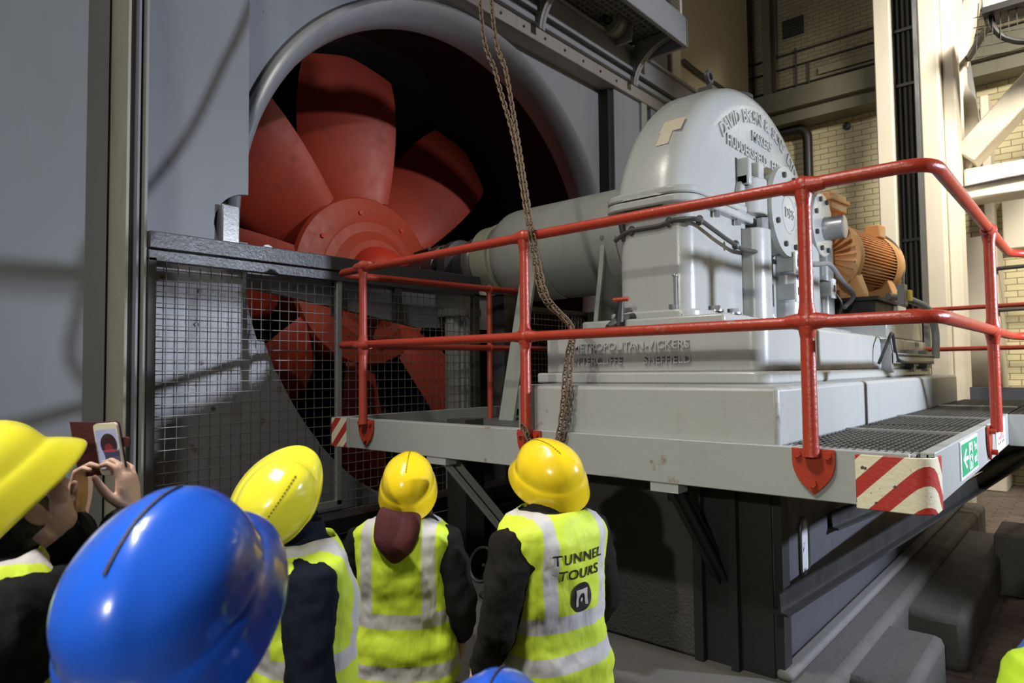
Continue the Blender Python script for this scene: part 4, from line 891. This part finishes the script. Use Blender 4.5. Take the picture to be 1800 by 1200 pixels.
def hand(b, w, d, n, t, s, curl=(25, 35, 25), thumb=(.55,.55,.35)):
    """palm plus four separate fingers and a thumb; d = finger direction, n = palm normal, t = thumb side"""
    w, d, n, t = V(w), V(d).normalized(), V(n).normalized(), V(t).normalized(); n = (n-d*n.dot(d)).normalized(); t = (t-d*t.dot(d)-n*t.dot(n)).normalized()
    R3 = Matrix((t, n, d)).transposed()
    b.loft([se_ring(w+d*q*s, a*s, c*s, R3, 16, 2.4) for q, a, c in ((-.02,.026,.021),(.0,.028,.02),(.03,.039,.019),(.06,.043,.017),(.085,.041,.014),(.095,.034,.010))])
    for off, L, r, da in ((.031,.070,.0085,.10),(.0105,.080,.0088,.03),(-.0105,.074,.0085,-.04),(-.031,.058,.0075,-.12)):
        base = w+(d*.082+t*off)*s; dr = (d+t*da).normalized(); pts = [base-d*.015*s]; p = base; pts.append(p); ang = 0; rr = [r*s, r*s*1.04]
        for seg, cu in zip((.45,.31,.24), curl):
            ang += math.radians(cu); dd = (dr*math.cos(ang)+n*math.sin(ang)); p = p+dd*L*seg*s; pts.append(p); rr.append(r*s*(1.0 if seg > .4 else .94 if seg > .3 else .72))
        b.tube(pts, rr, 10); b.ell(pts[-1], rr[-1]*1.02, rr[-1]*1.02, rr[-1]*1.02, nu=8, nv=6)
    tb = w+(d*.022+t*.026)*s; td = (d*thumb[0]+t*thumb[1]+n*thumb[2]).normalized(); p1 = tb+td*.040*s; td2 = (td+d*.55).normalized(); p2 = p1+td2*.032*s; p3 = p2+(td2+d*.3).normalized()*.024*s
    b.tube([tb-td*.015*s, tb, p1, p2, p3], [.014*s, .0145*s, .0115*s, .0102*s, .008*s], 10); b.ell(p3, .008*s, .008*s, .008*s, nu=8, nv=6)
TEX = bpy.data.textures.new('cloth folds', 'CLOUDS'); TEX.noise_scale = .11; TEX.noise_depth = 2
TEX2 = bpy.data.textures.new('cloth folds fine', 'CLOUDS'); TEX2.noise_scale = .06; TEX2.noise_depth = 1
def remesh(o, vox, it=3, fac=.5):
    m = o.modifiers.new('remesh', 'REMESH'); m.mode = 'VOXEL'; m.voxel_size = vox; m.use_smooth_shade = True
    if it: k = o.modifiers.new('smooth', 'SMOOTH'); k.iterations = it; k.factor = fac
def folds(o, st, tex=TEX):
    d = o.modifiers.new('folds', 'DISPLACE'); d.texture = tex; d.strength = st; d.mid_level = .5; d.texture_coords = 'LOCAL'
def child(b, name, mat, par, sharp=60):
    bmesh.ops.recalc_face_normals(b.bm, faces=b.bm.faces[:]); me = bpy.data.meshes.new(name); b.bm.to_mesh(me); b.bm.free(); me.shade_smooth()
    if sharp < 180: me.set_sharp_from_angle(angle=math.radians(sharp))
    me.materials.append(M[mat] if isinstance(mat, str) else mat); o = bpy.data.objects.new(name, me); COL.objects.link(o); o.parent = par; return o
def helmet(par, hc, R3, mat, seam, s=1.0):
    """hard hat: flared lower band, stepped crown with a raised middle ridge, front peak"""
    A, Bq, H = .122*s, .150*s, .150*s; n = 72; L = []
    prof = [(-.040,1.055,0),(-.034,1.07,0),(-.026,1.06,0),(.0,1.03,0),(.026,.995,0),(.034,.945,0),(.040,.925,0),(.064,.905,0),(.085,.86,1),(.108,.75,1),(.128,.58,1),(.141,.38,1),(.148,.18,1),(.1505,.02,1)]
    for z, q, rid in prof:
        ring = []
        for k in range(n):
            t = 2*PI*k/n; c, d = math.cos(t), math.sin(t); x = A*q*math.copysign(abs(c)**.93, c); y = Bq*q*math.copysign(abs(d)**.93, d); zz = z*s
            if z < .03:
                f = max(0, d)**3*max(0, min(1, (.03-z)/.05)); y += f*.038*s; zz += -.004*s*f+.012*s*f
                bk = max(0, -d)**2*max(0, min(1, (.03-z)/.06)); zz -= bk*.018*s
            if z >= .032:
                e = max(0, 1-(x/(.045*s))**4)*min(1, (z-.032)/.03); zz += .0075*s*e*(.4+.6*min(1, z/.12)); y += (.004*s*e if d > 0 else -.004*s*e)*(1-min(1, z/.14))
            ring.append(hc+R3 @ V((x, y, zz)))
        L.append(ring)
    b = B(); b.loft(L, cap=False); b.bm.faces.new([b.bm.verts[:][-n+k] for k in range(n)]) if False else None
    b.bm.verts.ensure_lookup_table(); N = len(b.bm.verts); b.bm.faces.new([b.bm.verts[N-n+k] for k in range(n)])
    o = child(b, 'hard_hat', mat, par, 70)
    so = o.modifiers.new('shell', 'SOLIDIFY'); so.thickness = .003; so.offset = -1; sb = o.modifiers.new('subdiv', 'SUBSURF'); sb.levels = 1; sb.render_levels = 1
    pth = []
    for k in range(15):
        t = k/14; y = Bq*(.62-1.05*t); q = abs(y)/Bq; z = .1505
        for (za, qa, _), (zb, qb, _) in zip(prof[5:], prof[6:]):
            if qb <= q <= qa: z = za+(zb-za)*(qa-q)/(qa-qb)
        pth.append(hc+R3 @ V((0, y, (z+.0075*(.4+.6*min(1, z/.12)))*s+.0005)))
    b = B()
    for k in range(14):
        b.bar(pth[k], pth[k].lerp(pth[k+1], .62 if seam == 'seamy' else 1.0), .004*s, .003*s, R3 @ V((0,0,1)))
    sm = child(b, 'crown_seam', seam, o)
    return o
VB = [(1.06, 1.115), (.93, .985)]
VBW = [(.955, 1.012), (.765, .82)]
M['vest'] = vestmat('hi-vis vest yellow green', VB, (.098, .150)); M['vestw'] = vestmat('hi-vis vest yellow green low belt', VBW, (.098, .150))
def person(label, x, y, facing, hc, hf, hu, hatm, seam, jacket, vest, arms=None, hair=None, vox=.0075, wide=1.0, scale_body=1.0, collar=None, sc=None, hat_s=1.0, group=None):
    hz = hc[2]-FL; s = sc or (hz-.03)/1.60; fx, fy = facing; ya = math.atan2(-fx, fy)
    loc = V((x, y, FL)); Rz = Matrix.Rotation(ya, 3, 'Z'); inv = Rz.inverted()
    L = lambda p: inv @ (V(p)-loc)
    D = lambda d: (inv @ V(d)).normalized()
    HC = L(hc); f = D(hf); u = D(hu); u = (u-f*u.dot(f)).normalized(); r = f.cross(u); R3 = Matrix((r, f, u)).transposed()
    P = lambda a, b_, c: HC+R3 @ (V((a, b_, c))*s)
    # ---- body: one continuous skin
    b = B(); torso(b, s, .84, 1.50, -.004, wide=wide)
    neck0 = V((0, -.012, 1.45))*s; neck1 = P(0, -.022, -.06); b.tube([neck0, neck0.lerp(neck1, .5), neck1, P(0, -.01, 0)], [.066*s, .058*s, .058*s, .06*s], 16)
    b.ell(P(0, -.005, .02), .076*s, .096*s, .100*s, R3); b.ell(P(0, .028, -.045), .060*s, .066*s, .066*s, R3); b.ell(P(0, .052, -.088), .030*s, .030*s, .026*s, R3, 12, 8)
    b.tube([P(0, .088, .018), P(0, .104, -.012), P(0, .112, -.028), P(0, .090, -.038)], [.009*s, .012*s, .015*s, .010*s], 8)
    b.tube([P(-.024, .088, -.066), P(0, .096, -.064), P(.024, .088, -.066)], [.005*s, .009*s, .005*s], 8); b.tube([P(-.038, .080, .034), P(0, .094, .030), P(.038, .080, .034)], [.010*s, .008*s, .010*s], 8)
    for sd in (-1, 1):
        b.ell(P(sd*.079, -.008, -.018), .011*s, .021*s, .034*s, R3, 10, 8); b.ell(P(sd*.084, .000, -.040), .009*s, .011*s, .013*s, R3, 8, 6); b.ell(P(sd*.048, .062, -.03), .022*s, .024*s, .024*s, R3, 10, 8)
    AR = []
    for k, sd in enumerate((-1, 1)):
        sh_ = V((sd*.178*wide, -.01, 1.375))*s
        if arms and arms[k]:
            el, wr, hd, hn, ht = arms[k][:5]; el, wr = L(el), L(wr); hd, hn, ht = D(hd), D(hn), D(ht); curl = arms[k][5] if len(arms[k]) > 5 else (25,35,25)
        else:
            el = V((sd*.255*wide, -.035, 1.105))*s; wr = V((sd*.235*wide, .11, .905))*s; hd = V((-sd*.1, .45, -.88)); hn = V((-sd, 0, .0)); ht = V((0, .9, .45)); curl = (25,35,25)
        AR.append((sh_, el, wr))
        b.tube([sh_, sh_.lerp(el, .5), el, el.lerp(wr, .5), wr], [.054*s, .050*s, .042*s, .040*s, .028*s], 14); hand(b, wr, hd, hn, ht, s, curl)
    for sd in (-1, 1): b.tube([V((sd*.088, 0, .90))*s, V((sd*.095, .01, .70))*s, V((sd*.095, .015, .50))*s, V((sd*.095, -.01, .30))*s, V((sd*.095, -.01, .07))*s], [.088*s, .074*s, .056*s, .055*s, .036*s], 16); b.ell(V((sd*.097, .055, .04))*s, .042*s, .12*s, .038*s)
    bmesh.ops.recalc_face_normals(b.bm, faces=b.bm.faces[:]); me = bpy.data.meshes.new('person'); b.bm.to_mesh(me); b.bm.free(); me.materials.append(M['skin'])
    o = bpy.data.objects.new('person', me); COL.objects.link(o); o.location = loc; o.rotation_euler = (0, 0, ya); remesh(o, vox, 2, .4); tag(o, label, 'person', group)
    for sd in (-1, 1):
        b = B(); b.ell(P(sd*.033, .082, .012), .012*s, .010*s, .011*s, R3, 12, 8); e = child(b, 'eye', 'eye', o); b = B(); b.ell(P(sd*.033, .091, .012), .005*s, .0035*s, .005*s, R3, 8, 6); child(b, 'pupil', 'dark', e)
    # ---- clothes
    b = B(); torso(b, s, .86, 1.478, .018, wide=wide)
    for sh_, el, wr in AR:
        e2 = el.lerp(wr, .06); wc = el.lerp(wr, .93); b.tube([sh_-V((sh_.x*.25, 0, .0)), sh_, sh_.lerp(el, .5), e2, el.lerp(wr, .5), wc], [.074*s, .084*s, .078*s, .069*s, .062*s, .048*s], 18)
    j = child(b, 'jacket', jacket, o); remesh(j, .012, 4, .5); folds(j, .022, TEX2)
    b = B()
    for sd in (-1, 1): b.tube([V((sd*.085, 0, .96))*s, V((sd*.092, 0, .80))*s, V((sd*.097, .012, .52))*s, V((sd*.097, -.008, .12))*s], [.105*s, .100*s, .080*s, .068*s], 18)
    torso(b, s, .82, .95, .01, rings=6, wide=wide); tr_ = child(b, 'trousers', 'trousers', o); remesh(tr_, .014, 3); folds(tr_, .02)
    for sd in (-1, 1):
        b = B(); b.ell(V((sd*.097, .06, .045))*s, .050*s, .145*s, .048*s); b.box(sd*.097*s-.048*s, sd*.097*s+.048*s, -.08*s, .19*s, 0, .03*s); child(b, 'shoe', 'shoe', o)
    if vest:
        b = B(); L_ = []; z0, z1 = .775, 1.474
        for i in range(57):
            z = z0+(z1-z0)*i/56; _, a, d, yy = interp(TORSO, z); fl_ = .10*max(0, 1.0-z)
            ia = .036 if z < 1.13 else .036-.030*min(1, (z-1.13)/.13) if z < 1.33 else .006+.018*min(1, (z-1.33)/.08)
            L_.append(se_ring((0, yy*s, z*s), ((a*wide)+ia+fl_)*s, (d+.036+fl_)*s, I3, 96, 2.6))
        b.loft(L_, cap=False); v = child(b, 'hi_vis_vest', vest, o, 180); folds(v, .030); folds(v, .012, TEX2)
        so = v.modifiers.new('thick', 'SOLIDIFY'); so.thickness = .004; so.offset = 1
    else: v = None
    if collar:
        b = B(); n_ = 28
        ring = [[V((.090*s*k_*math.cos(2*PI*q/n_), -.012*s+.082*s*k_*math.sin(2*PI*q/n_), (zz+.012*math.sin(2*PI*q/n_+PI))*s)) for q in range(n_)] for k_, zz in ((1.12,1.455),(1.06,1.495),(.98,1.535),(.90,1.54),(.88,1.47))]
        b.loft(ring, cap=False); c = child(b, 'collar', collar, o); folds(c, .01, TEX2)
    if hair:
        b = B(); b.ell(P(0, -.022, .015), .086*s, .096*s, .098*s, R3, 24, 16)
        if hair == 'long':
            b.tube([P(0, -.075, -.02), P(0, -.085, -.09), P(0, -.085, -.15)], [.072*s, .066*s, .045*s], 18); b.tube([P(.075, -.03, -.02), P(.092, -.035, -.10), P(.098, -.02, -.19)], [.028*s, .026*s, .010*s], 10); b.tube([P(-.075, -.03, -.02), P(-.09, -.03, -.09), P(-.085, -.02, -.15)], [.028*s, .024*s, .010*s], 10)
        else: b.ell(P(0, -.055, -.055), .062*s, .045*s, .05*s, R3, 16, 10)
        # keep the face free
        bmesh.ops.delete(b.bm, geom=[q for q in b.bm.verts if (R3.inverted() @ (q.co-HC)).y > .045*s], context='VERTS')
        h = child(b, 'hair', 'hair', o); folds(h, .008, TEX2)
    if hatm: helmet(o, P(0, .004, .040), R3, hatm, seam, s*hat_s)
    return o, s, v
def wrap(o, target, off):
    m = o.modifiers.new('wrap', 'SHRINKWRAP'); m.target = target; m.wrap_method = 'PROJECT'; m.use_project_y = True; m.use_positive_direction = True; m.use_negative_direction = False; m.offset = off; m.project_limit = .5
def back_print(o, s, v, xc=.0):
    def tx(name, body, size, z, dx=0):
        me = text_mesh(body, size*s, 0, .0008*s, space=1.14); bm_ = bmesh.new(); bm_.from_mesh(me); bmesh.ops.triangulate(bm_, faces=bm_.faces[:]); bmesh.ops.subdivide_edges(bm_, edges=bm_.edges[:], cuts=1); bm_.to_mesh(me); bm_.free()
        mt = Matrix(((1.12,0,0,(xc+dx)*s),(0,0,-1,-.34*s),(0,1,0,z*s),(0,0,0,1))); me.transform(mt); me.materials.clear(); me.materials.append(M['dark']); q = bpy.data.objects.new(name, me); COL.objects.link(q); q.parent = v; wrap(q, v, .003); return q
    tx('printed_lettering', 'TUNNEL', .050, 1.325); tx('printed_lettering', 'TOURS', .050, 1.268, .004)
    b = B(); prev = None; n_ = 32
    for k in range(7):
        rr = .052*s*k/6+.0001; ring = [b.bm.verts.new(((xc+.008)*s+rr*math.cos(2*PI*q/n_), -.34*s, 1.185*s+rr*math.sin(2*PI*q/n_))) for q in range(n_)]
        if prev:
            for q in range(n_): b.bm.faces.new((prev[q], prev[(q+1)%n_], ring[(q+1)%n_], ring[q]))
        prev = ring
    lg = child(b, 'printed_emblem', 'dark', v); wrap(lg, v, .0035)
    b = B(); cx, cz = (xc+.008)*s, 1.185*s
    outer = [(.031,-.030),(.031,-.010),(.031,.010),(.031,.028),(.015,.028),(0,.028),(-.015,.028),(-.031,.028),(-.031,.010),(-.031,-.010),(-.031,-.030)]
    inner = [(.018,-.030)]+[(.018*math.cos(a), -.008+.022*math.sin(a)) for a in [PI*k/8 for k in range(9)]]+[(-.018,-.030)]
    vo = [b.bm.verts.new((cx+u*s, -.34*s, cz+w_*s)) for u, w_ in outer]; vi = [b.bm.verts.new((cx+u*s, -.34*s, cz+w_*s)) for u, w_ in inner]
    for q in range(10): b.bm.faces.new((vo[q], vo[q+1], vi[q+1], vi[q]))
    b.bm.faces.new([b.bm.verts.new((cx+.006*s*math.cos(2*PI*k/12), -.34*s, cz-.010*s+.008*s*math.sin(2*PI*k/12))) for k in range(12)])
    bmesh.ops.triangulate(b.bm, faces=b.bm.faces[:]); bmesh.ops.subdivide_edges(b.bm, edges=b.bm.edges[:], cuts=2)
    em = child(b, 'emblem_arch', 'collar', lg); wrap(em, v, .006)

# the man in front of the plinth
o, s, v = person('person in yellow hard hat and dark tweed jacket, lettered hi-vis vest, below the front beam', -1.03, -1.02, (-.985, .17), (-1.045, -.99, -.100), (-.93, .06, .345), (.20, -.40, .89), 'haty', 'seamy', 'browncloth', M['vest'], hair='short', collar='browncloth', wide=1.06, sc=.985)
back_print(o, s, v, -.008)
b = B(); b.tube([V((.080*s*math.cos(a), -.02*s+.075*s*math.sin(a), (1.535+.012*math.sin(a+PI))*s)) for a in [2*PI*k/24 for k in range(24)]], .011*s, 8, closed=True); child(b, 'shirt_collar', 'collar', o)
# woman with hood
o, s, v = person('person seen from behind in yellow hard hat with maroon hood over a hi-vis vest', -1.665, -1.18, (-.60, .80), (-1.652, -1.172, -.170), (-.54, .62, .57), (.42, -.36, .83), 'haty', 'seamy', 'blackcloth', M['vestw'], hair='long', collar='maroon', wide=1.02, sc=.925)
b = B(); L_ = []
for z, a, d, y in ((1.305,.010,.012,-.150),(1.325,.036,.026,-.158),(1.36,.070,.042,-.162),(1.40,.096,.054,-.158),(1.44,.104,.062,-.140),(1.49,.100,.066,-.115),(1.53,.088,.060,-.090),(1.55,.060,.040,-.075)): L_.append(se_ring((0, y*s, z*s), a*s, d*s, I3, 28, 2.2))
b.loft(L_); h = child(b, 'hood', 'maroon', o); folds(h, .018, TEX2); sb = h.modifiers.new('sub', 'SUBSURF'); sb.levels = 1; sb.render_levels = 1
# person with tilted lemon hat
o, s, v = person('person in tilted lemon yellow hard hat and navy sleeve, behind the hooded person', -1.44, -1.79, (.35, .93), (-1.468, -1.873, -.072), (.152, .563, .812), (.881, -.449, .147), 'hatlime', 'seamy', 'navy', M['vest'], hair='long', collar='navy', sc=.97)
# person taking a photograph at the left edge
cR = ((-1.28, -2.407, -.17), (-1.411, -2.316, -.024)); cL = ((-1.443, -2.469, -.16), (-1.55, -2.397, -.036))
o, s, v = person('person at the left edge in lemon hard hat and black coat photographing with a phone', -1.316, -2.66, (-.02, 1.0), (-1.350, -2.583, .032), (-.30, .75, .59), (-.09, -.63, .77), 'hatlime', 'seamy', 'blackcloth', M['vest'], vox=.0042,
    arms=((cL[0], cL[1], (.10,.06,1), (.75,.66,0), (.66,-.75,.1), (10,45,45)), (cR[0], cR[1], (-.12,-.05,1), (-.75,-.66,0), (.66,-.75,.1), (10,45,45))), hair='short', collar='blackcloth', sc=1.07, wide=1.1)
back_print(o, s, v, .0)
# phone
ph = thing('smartphone', 'white smartphone in maroon case held up by the person at the left', 'phone', (-1.462, -2.357, .144))
ph.location = (-1.455, -2.352, .142); U = V((.027,-.167,.986)).normalized(); N_ = V((.54,-.842,.007)); N_ = (N_-U*N_.dot(U)).normalized(); X_ = U.cross(N_); 
ph.rotation_euler = Matrix((X_, U, N_)).transposed().to_euler()
def pchild(b, name, mat): return child(b, name, mat, ph)
b = B(); b.prism(rrect(-.034, .034, -.069, .069, .010), XY, -.004, .004); pchild(b, 'body', plain('phone white', (.72,.68,.60), .3))
b = B(); b.prism(rrect(-.037, .037, -.072, .072, .012), XY, -.0075, -.0042); b.prism([(-.112, -.074), (-.038, -.072), (-.038, .072), (-.112, .078)], XY, -.012, -.009); b.prism(rrect(.030, .052, .000, .026, .009), XY, -.016, -.008); pchild(b, 'flip_case', 'maroon')
def screenmat():
    m, t, bs = nt('phone screen'); tc = t.nodes.new('ShaderNodeTexCoord'); sx = t.nodes.new('ShaderNodeSeparateXYZ'); t.links.new(tc.outputs['Object'], sx.inputs[0])
    def dist(cx, cy, ry):
        a = node(t, 'ShaderNodeMath', operation='SUBTRACT'); t.links.new(sx.outputs[0], a.inputs[0]); a.inputs[1].default_value = cx
        c = node(t, 'ShaderNodeMath', operation='SUBTRACT'); t.links.new(sx.outputs[1], c.inputs[0]); c.inputs[1].default_value = cy
        c2 = node(t, 'ShaderNodeMath', operation='MULTIPLY'); t.links.new(c.outputs[0], c2.inputs[0]); c2.inputs[1].default_value = ry
        p = node(t, 'ShaderNodeMath', operation='POWER'); t.links.new(a.outputs[0], p.inputs[0]); p.inputs[1].default_value = 2
        q = node(t, 'ShaderNodeMath', operation='POWER'); t.links.new(c2.outputs[0], q.inputs[0]); q.inputs[1].default_value = 2
        s_ = node(t, 'ShaderNodeMath', operation='ADD'); t.links.new(p.outputs[0], s_.inputs[0]); t.links.new(q.outputs[0], s_.inputs[1])
        r_ = node(t, 'ShaderNodeMath', operation='SQRT'); t.links.new(s_.outputs[0], r_.inputs[0]); return r_.outputs[0]
    def below(v, lim):
        n_ = node(t, 'ShaderNodeMath', operation='LESS_THAN'); t.links.new(v, n_.inputs[0]); n_.inputs[1].default_value = lim; return n_.outputs[0]
    c = mixc(t, (.36,.37,.52), (.30,.31,.46), noise(t, objcoord(t), 60, 3))
    c = mixc(t, c, (.035,.02,.02), below(dist(.004, .012, .8), .024)); c = mixc(t, c, (.16,.03,.035), below(dist(.002, .002, .9), .012))
    c = mixc(t, c, (.05,.05,.09), below(sx.outputs[1], -.004)); c = mixc(t, c, (.30,.05,.06), below(dist(.006, -.004, 6), .022))
    c = mixc(t, c, (.34,.35,.5), below(dist(-.022, -.028, .35), .010))
    bs.inputs['Base Color'].default_value = (0,0,0,1); t.links.new(c, bs.inputs['Emission Color']); bs.inputs['Emission Strength'].default_value = .85; bs.inputs['Roughness'].default_value = .15; return m
b = B(); b.box(-.030, .030, -.052, .053, .0041, .0046); pchild(b, 'screen', screenmat())
b = B(); b.lathe((0, -.0605, .0042), (0,0,1), [(0,.0055),(.0004,.0055),(.0004,.0045),(.0002,0)], 20); pchild(b, 'home_button', 'galv')
# nearest blue hat
o, s, v = person('person nearest the camera in glossy blue hard hat', -.44, -2.66, (-.28, .96), (-.465, -2.578, -.024), (-.46, .69, .55), (.33, -.42, .84), 'hatb', 'seam', 'navy', M['vest'], hair='short', collar='navy', sc=1.0, hat_s=1.05)
# blurred hat at the bottom edge
o, s, v = person('person below the frame, blue hard hat crown showing at the bottom edge', -.15, -2.28, (-.45, .89), (-.146, -2.277, -.262), (-.45, .88, .1), (.05, -.1, .99), 'hatb', 'seam', 'navy', M['vest'], hair='short', collar='navy')
# shoulder at the right bottom corner
o, s, v = person('person at the bottom right corner, only a lime and blue shoulder showing', .54, -1.00, (-.5, .86), (.54, -1.00, -.10), (-.5, .86, .1), (.05, -.1, .99), 'hatb', 'seam', paint('lime coat', (.50,.75,.03), .7, amt=.1), paint('blue tabard', (.05,.12,.42), .7, amt=.1), hair='short', collar='bluecloth')
#PE#

# ------------------------------------------------------------------ lights
def area(name, loc, aim, size, energy, col, sy=None, spread=PI):
    l = bpy.data.lights.new(name, 'AREA'); l.energy = energy; l.color = col; l.size = size; l.spread = spread
    if sy: l.shape = 'RECTANGLE'; l.size_y = sy
    o = bpy.data.objects.new(name, l); COL.objects.link(o); o.location = loc; o.rotation_euler = (V(aim)-V(loc)).to_track_quat('-Z', 'Y').to_euler(); return o
def spot(name, loc, aim, energy, col, angle, rad=.1, blend=.4):
    l = bpy.data.lights.new(name, 'SPOT'); l.energy = energy; l.color = col; l.spot_size = math.radians(angle); l.shadow_soft_size = rad; l.spot_blend = blend
    o = bpy.data.objects.new(name, l); COL.objects.link(o); o.location = loc; o.rotation_euler = (V(aim)-V(loc)).to_track_quat('-Z', 'Y').to_euler(); return o
spot('floodlight_right', (3.0, 2.3, 1.2), (-3.0, .8, .3), 1350, (.78,.85,1.0), 70, .08, .5)
spot('floodlight_front', (1.1, -7.2, 1.95), (-1.0, .5, .55), 620, (1.0,.98,.90), 37, .08, .5)
area('high_bay_near', (-2.7, -3.4, 8.8), (-1.8, .5, .5), 2.6, 300, (1.0,.95,.86), .4)
spot('fan_lamp', (6.0, 1.0, 7.0), (-6.4, 1.8, 2.0), 1900, (1.0,.95,.90), 16, .15, .8)
spot('ring_fill', (2.5, 4.2, 5.6), (-4.6, 4.0, 3.5), 900, (.95,.96,1.0), 42, .12, .7)  # unseen fill light added to brighten the inlet ring's upper right
area('crowd_fill', (-1.6, -4.4, 6.2), (-1.1, -2.0, 0), 1.2, 85, (1.0,.97,.9), .25, math.radians(80))  # unseen light added to brighten the people and put glints on the hats
area('high_bay_back', (2.2, 4.6, 6.2), (0.0, 9.5, 1.4), .8, 400, (1.0,.92,.78), None, math.radians(104))

# ------------------------------------------------------------------ world, camera
w = bpy.data.worlds.new('hall'); SC.world = w; w.use_nodes = True
w.node_tree.nodes['Background'].inputs[0].default_value = (.95,.93,.9,1); w.node_tree.nodes['Background'].inputs[1].default_value = .02
cd = bpy.data.cameras.new('camera'); cam = bpy.data.objects.new('camera', cd); COL.objects.link(cam)
F, yaw, pitch, roll = 1178.7, .7186, .0441, -.0106
f_ = V((-math.sin(yaw)*math.cos(pitch), math.cos(yaw)*math.cos(pitch), math.sin(pitch))); r0 = V((math.cos(yaw), math.sin(yaw), 0)); u0 = r0.cross(f_)
r_ = r0*math.cos(roll)+u0*math.sin(roll); u_ = r_.cross(f_)
mt = Matrix((r_, u_, -f_)).transposed().to_4x4(); mt.translation = V((.518, -2.9903, .3354)); cam.matrix_world = mt
cd.sensor_width = 36; cd.lens = F/1800*36; cd.clip_start = .05
cd.dof.use_dof = True; cd.dof.focus_distance = 3.6; cd.dof.aperture_fstop = 4.5
SC.camera = cam
# lift the whole scene so that the hall floor is at z = 0
for o in list(COL.objects):
    if o.parent is None: o.location.z += ZD
SC.view_settings.view_transform = 'Standard'; SC.view_settings.look = 'None'; SC.view_settings.gamma = 1; SC.view_settings.use_curve_mapping = False
SC.view_settings.exposure = 0.0
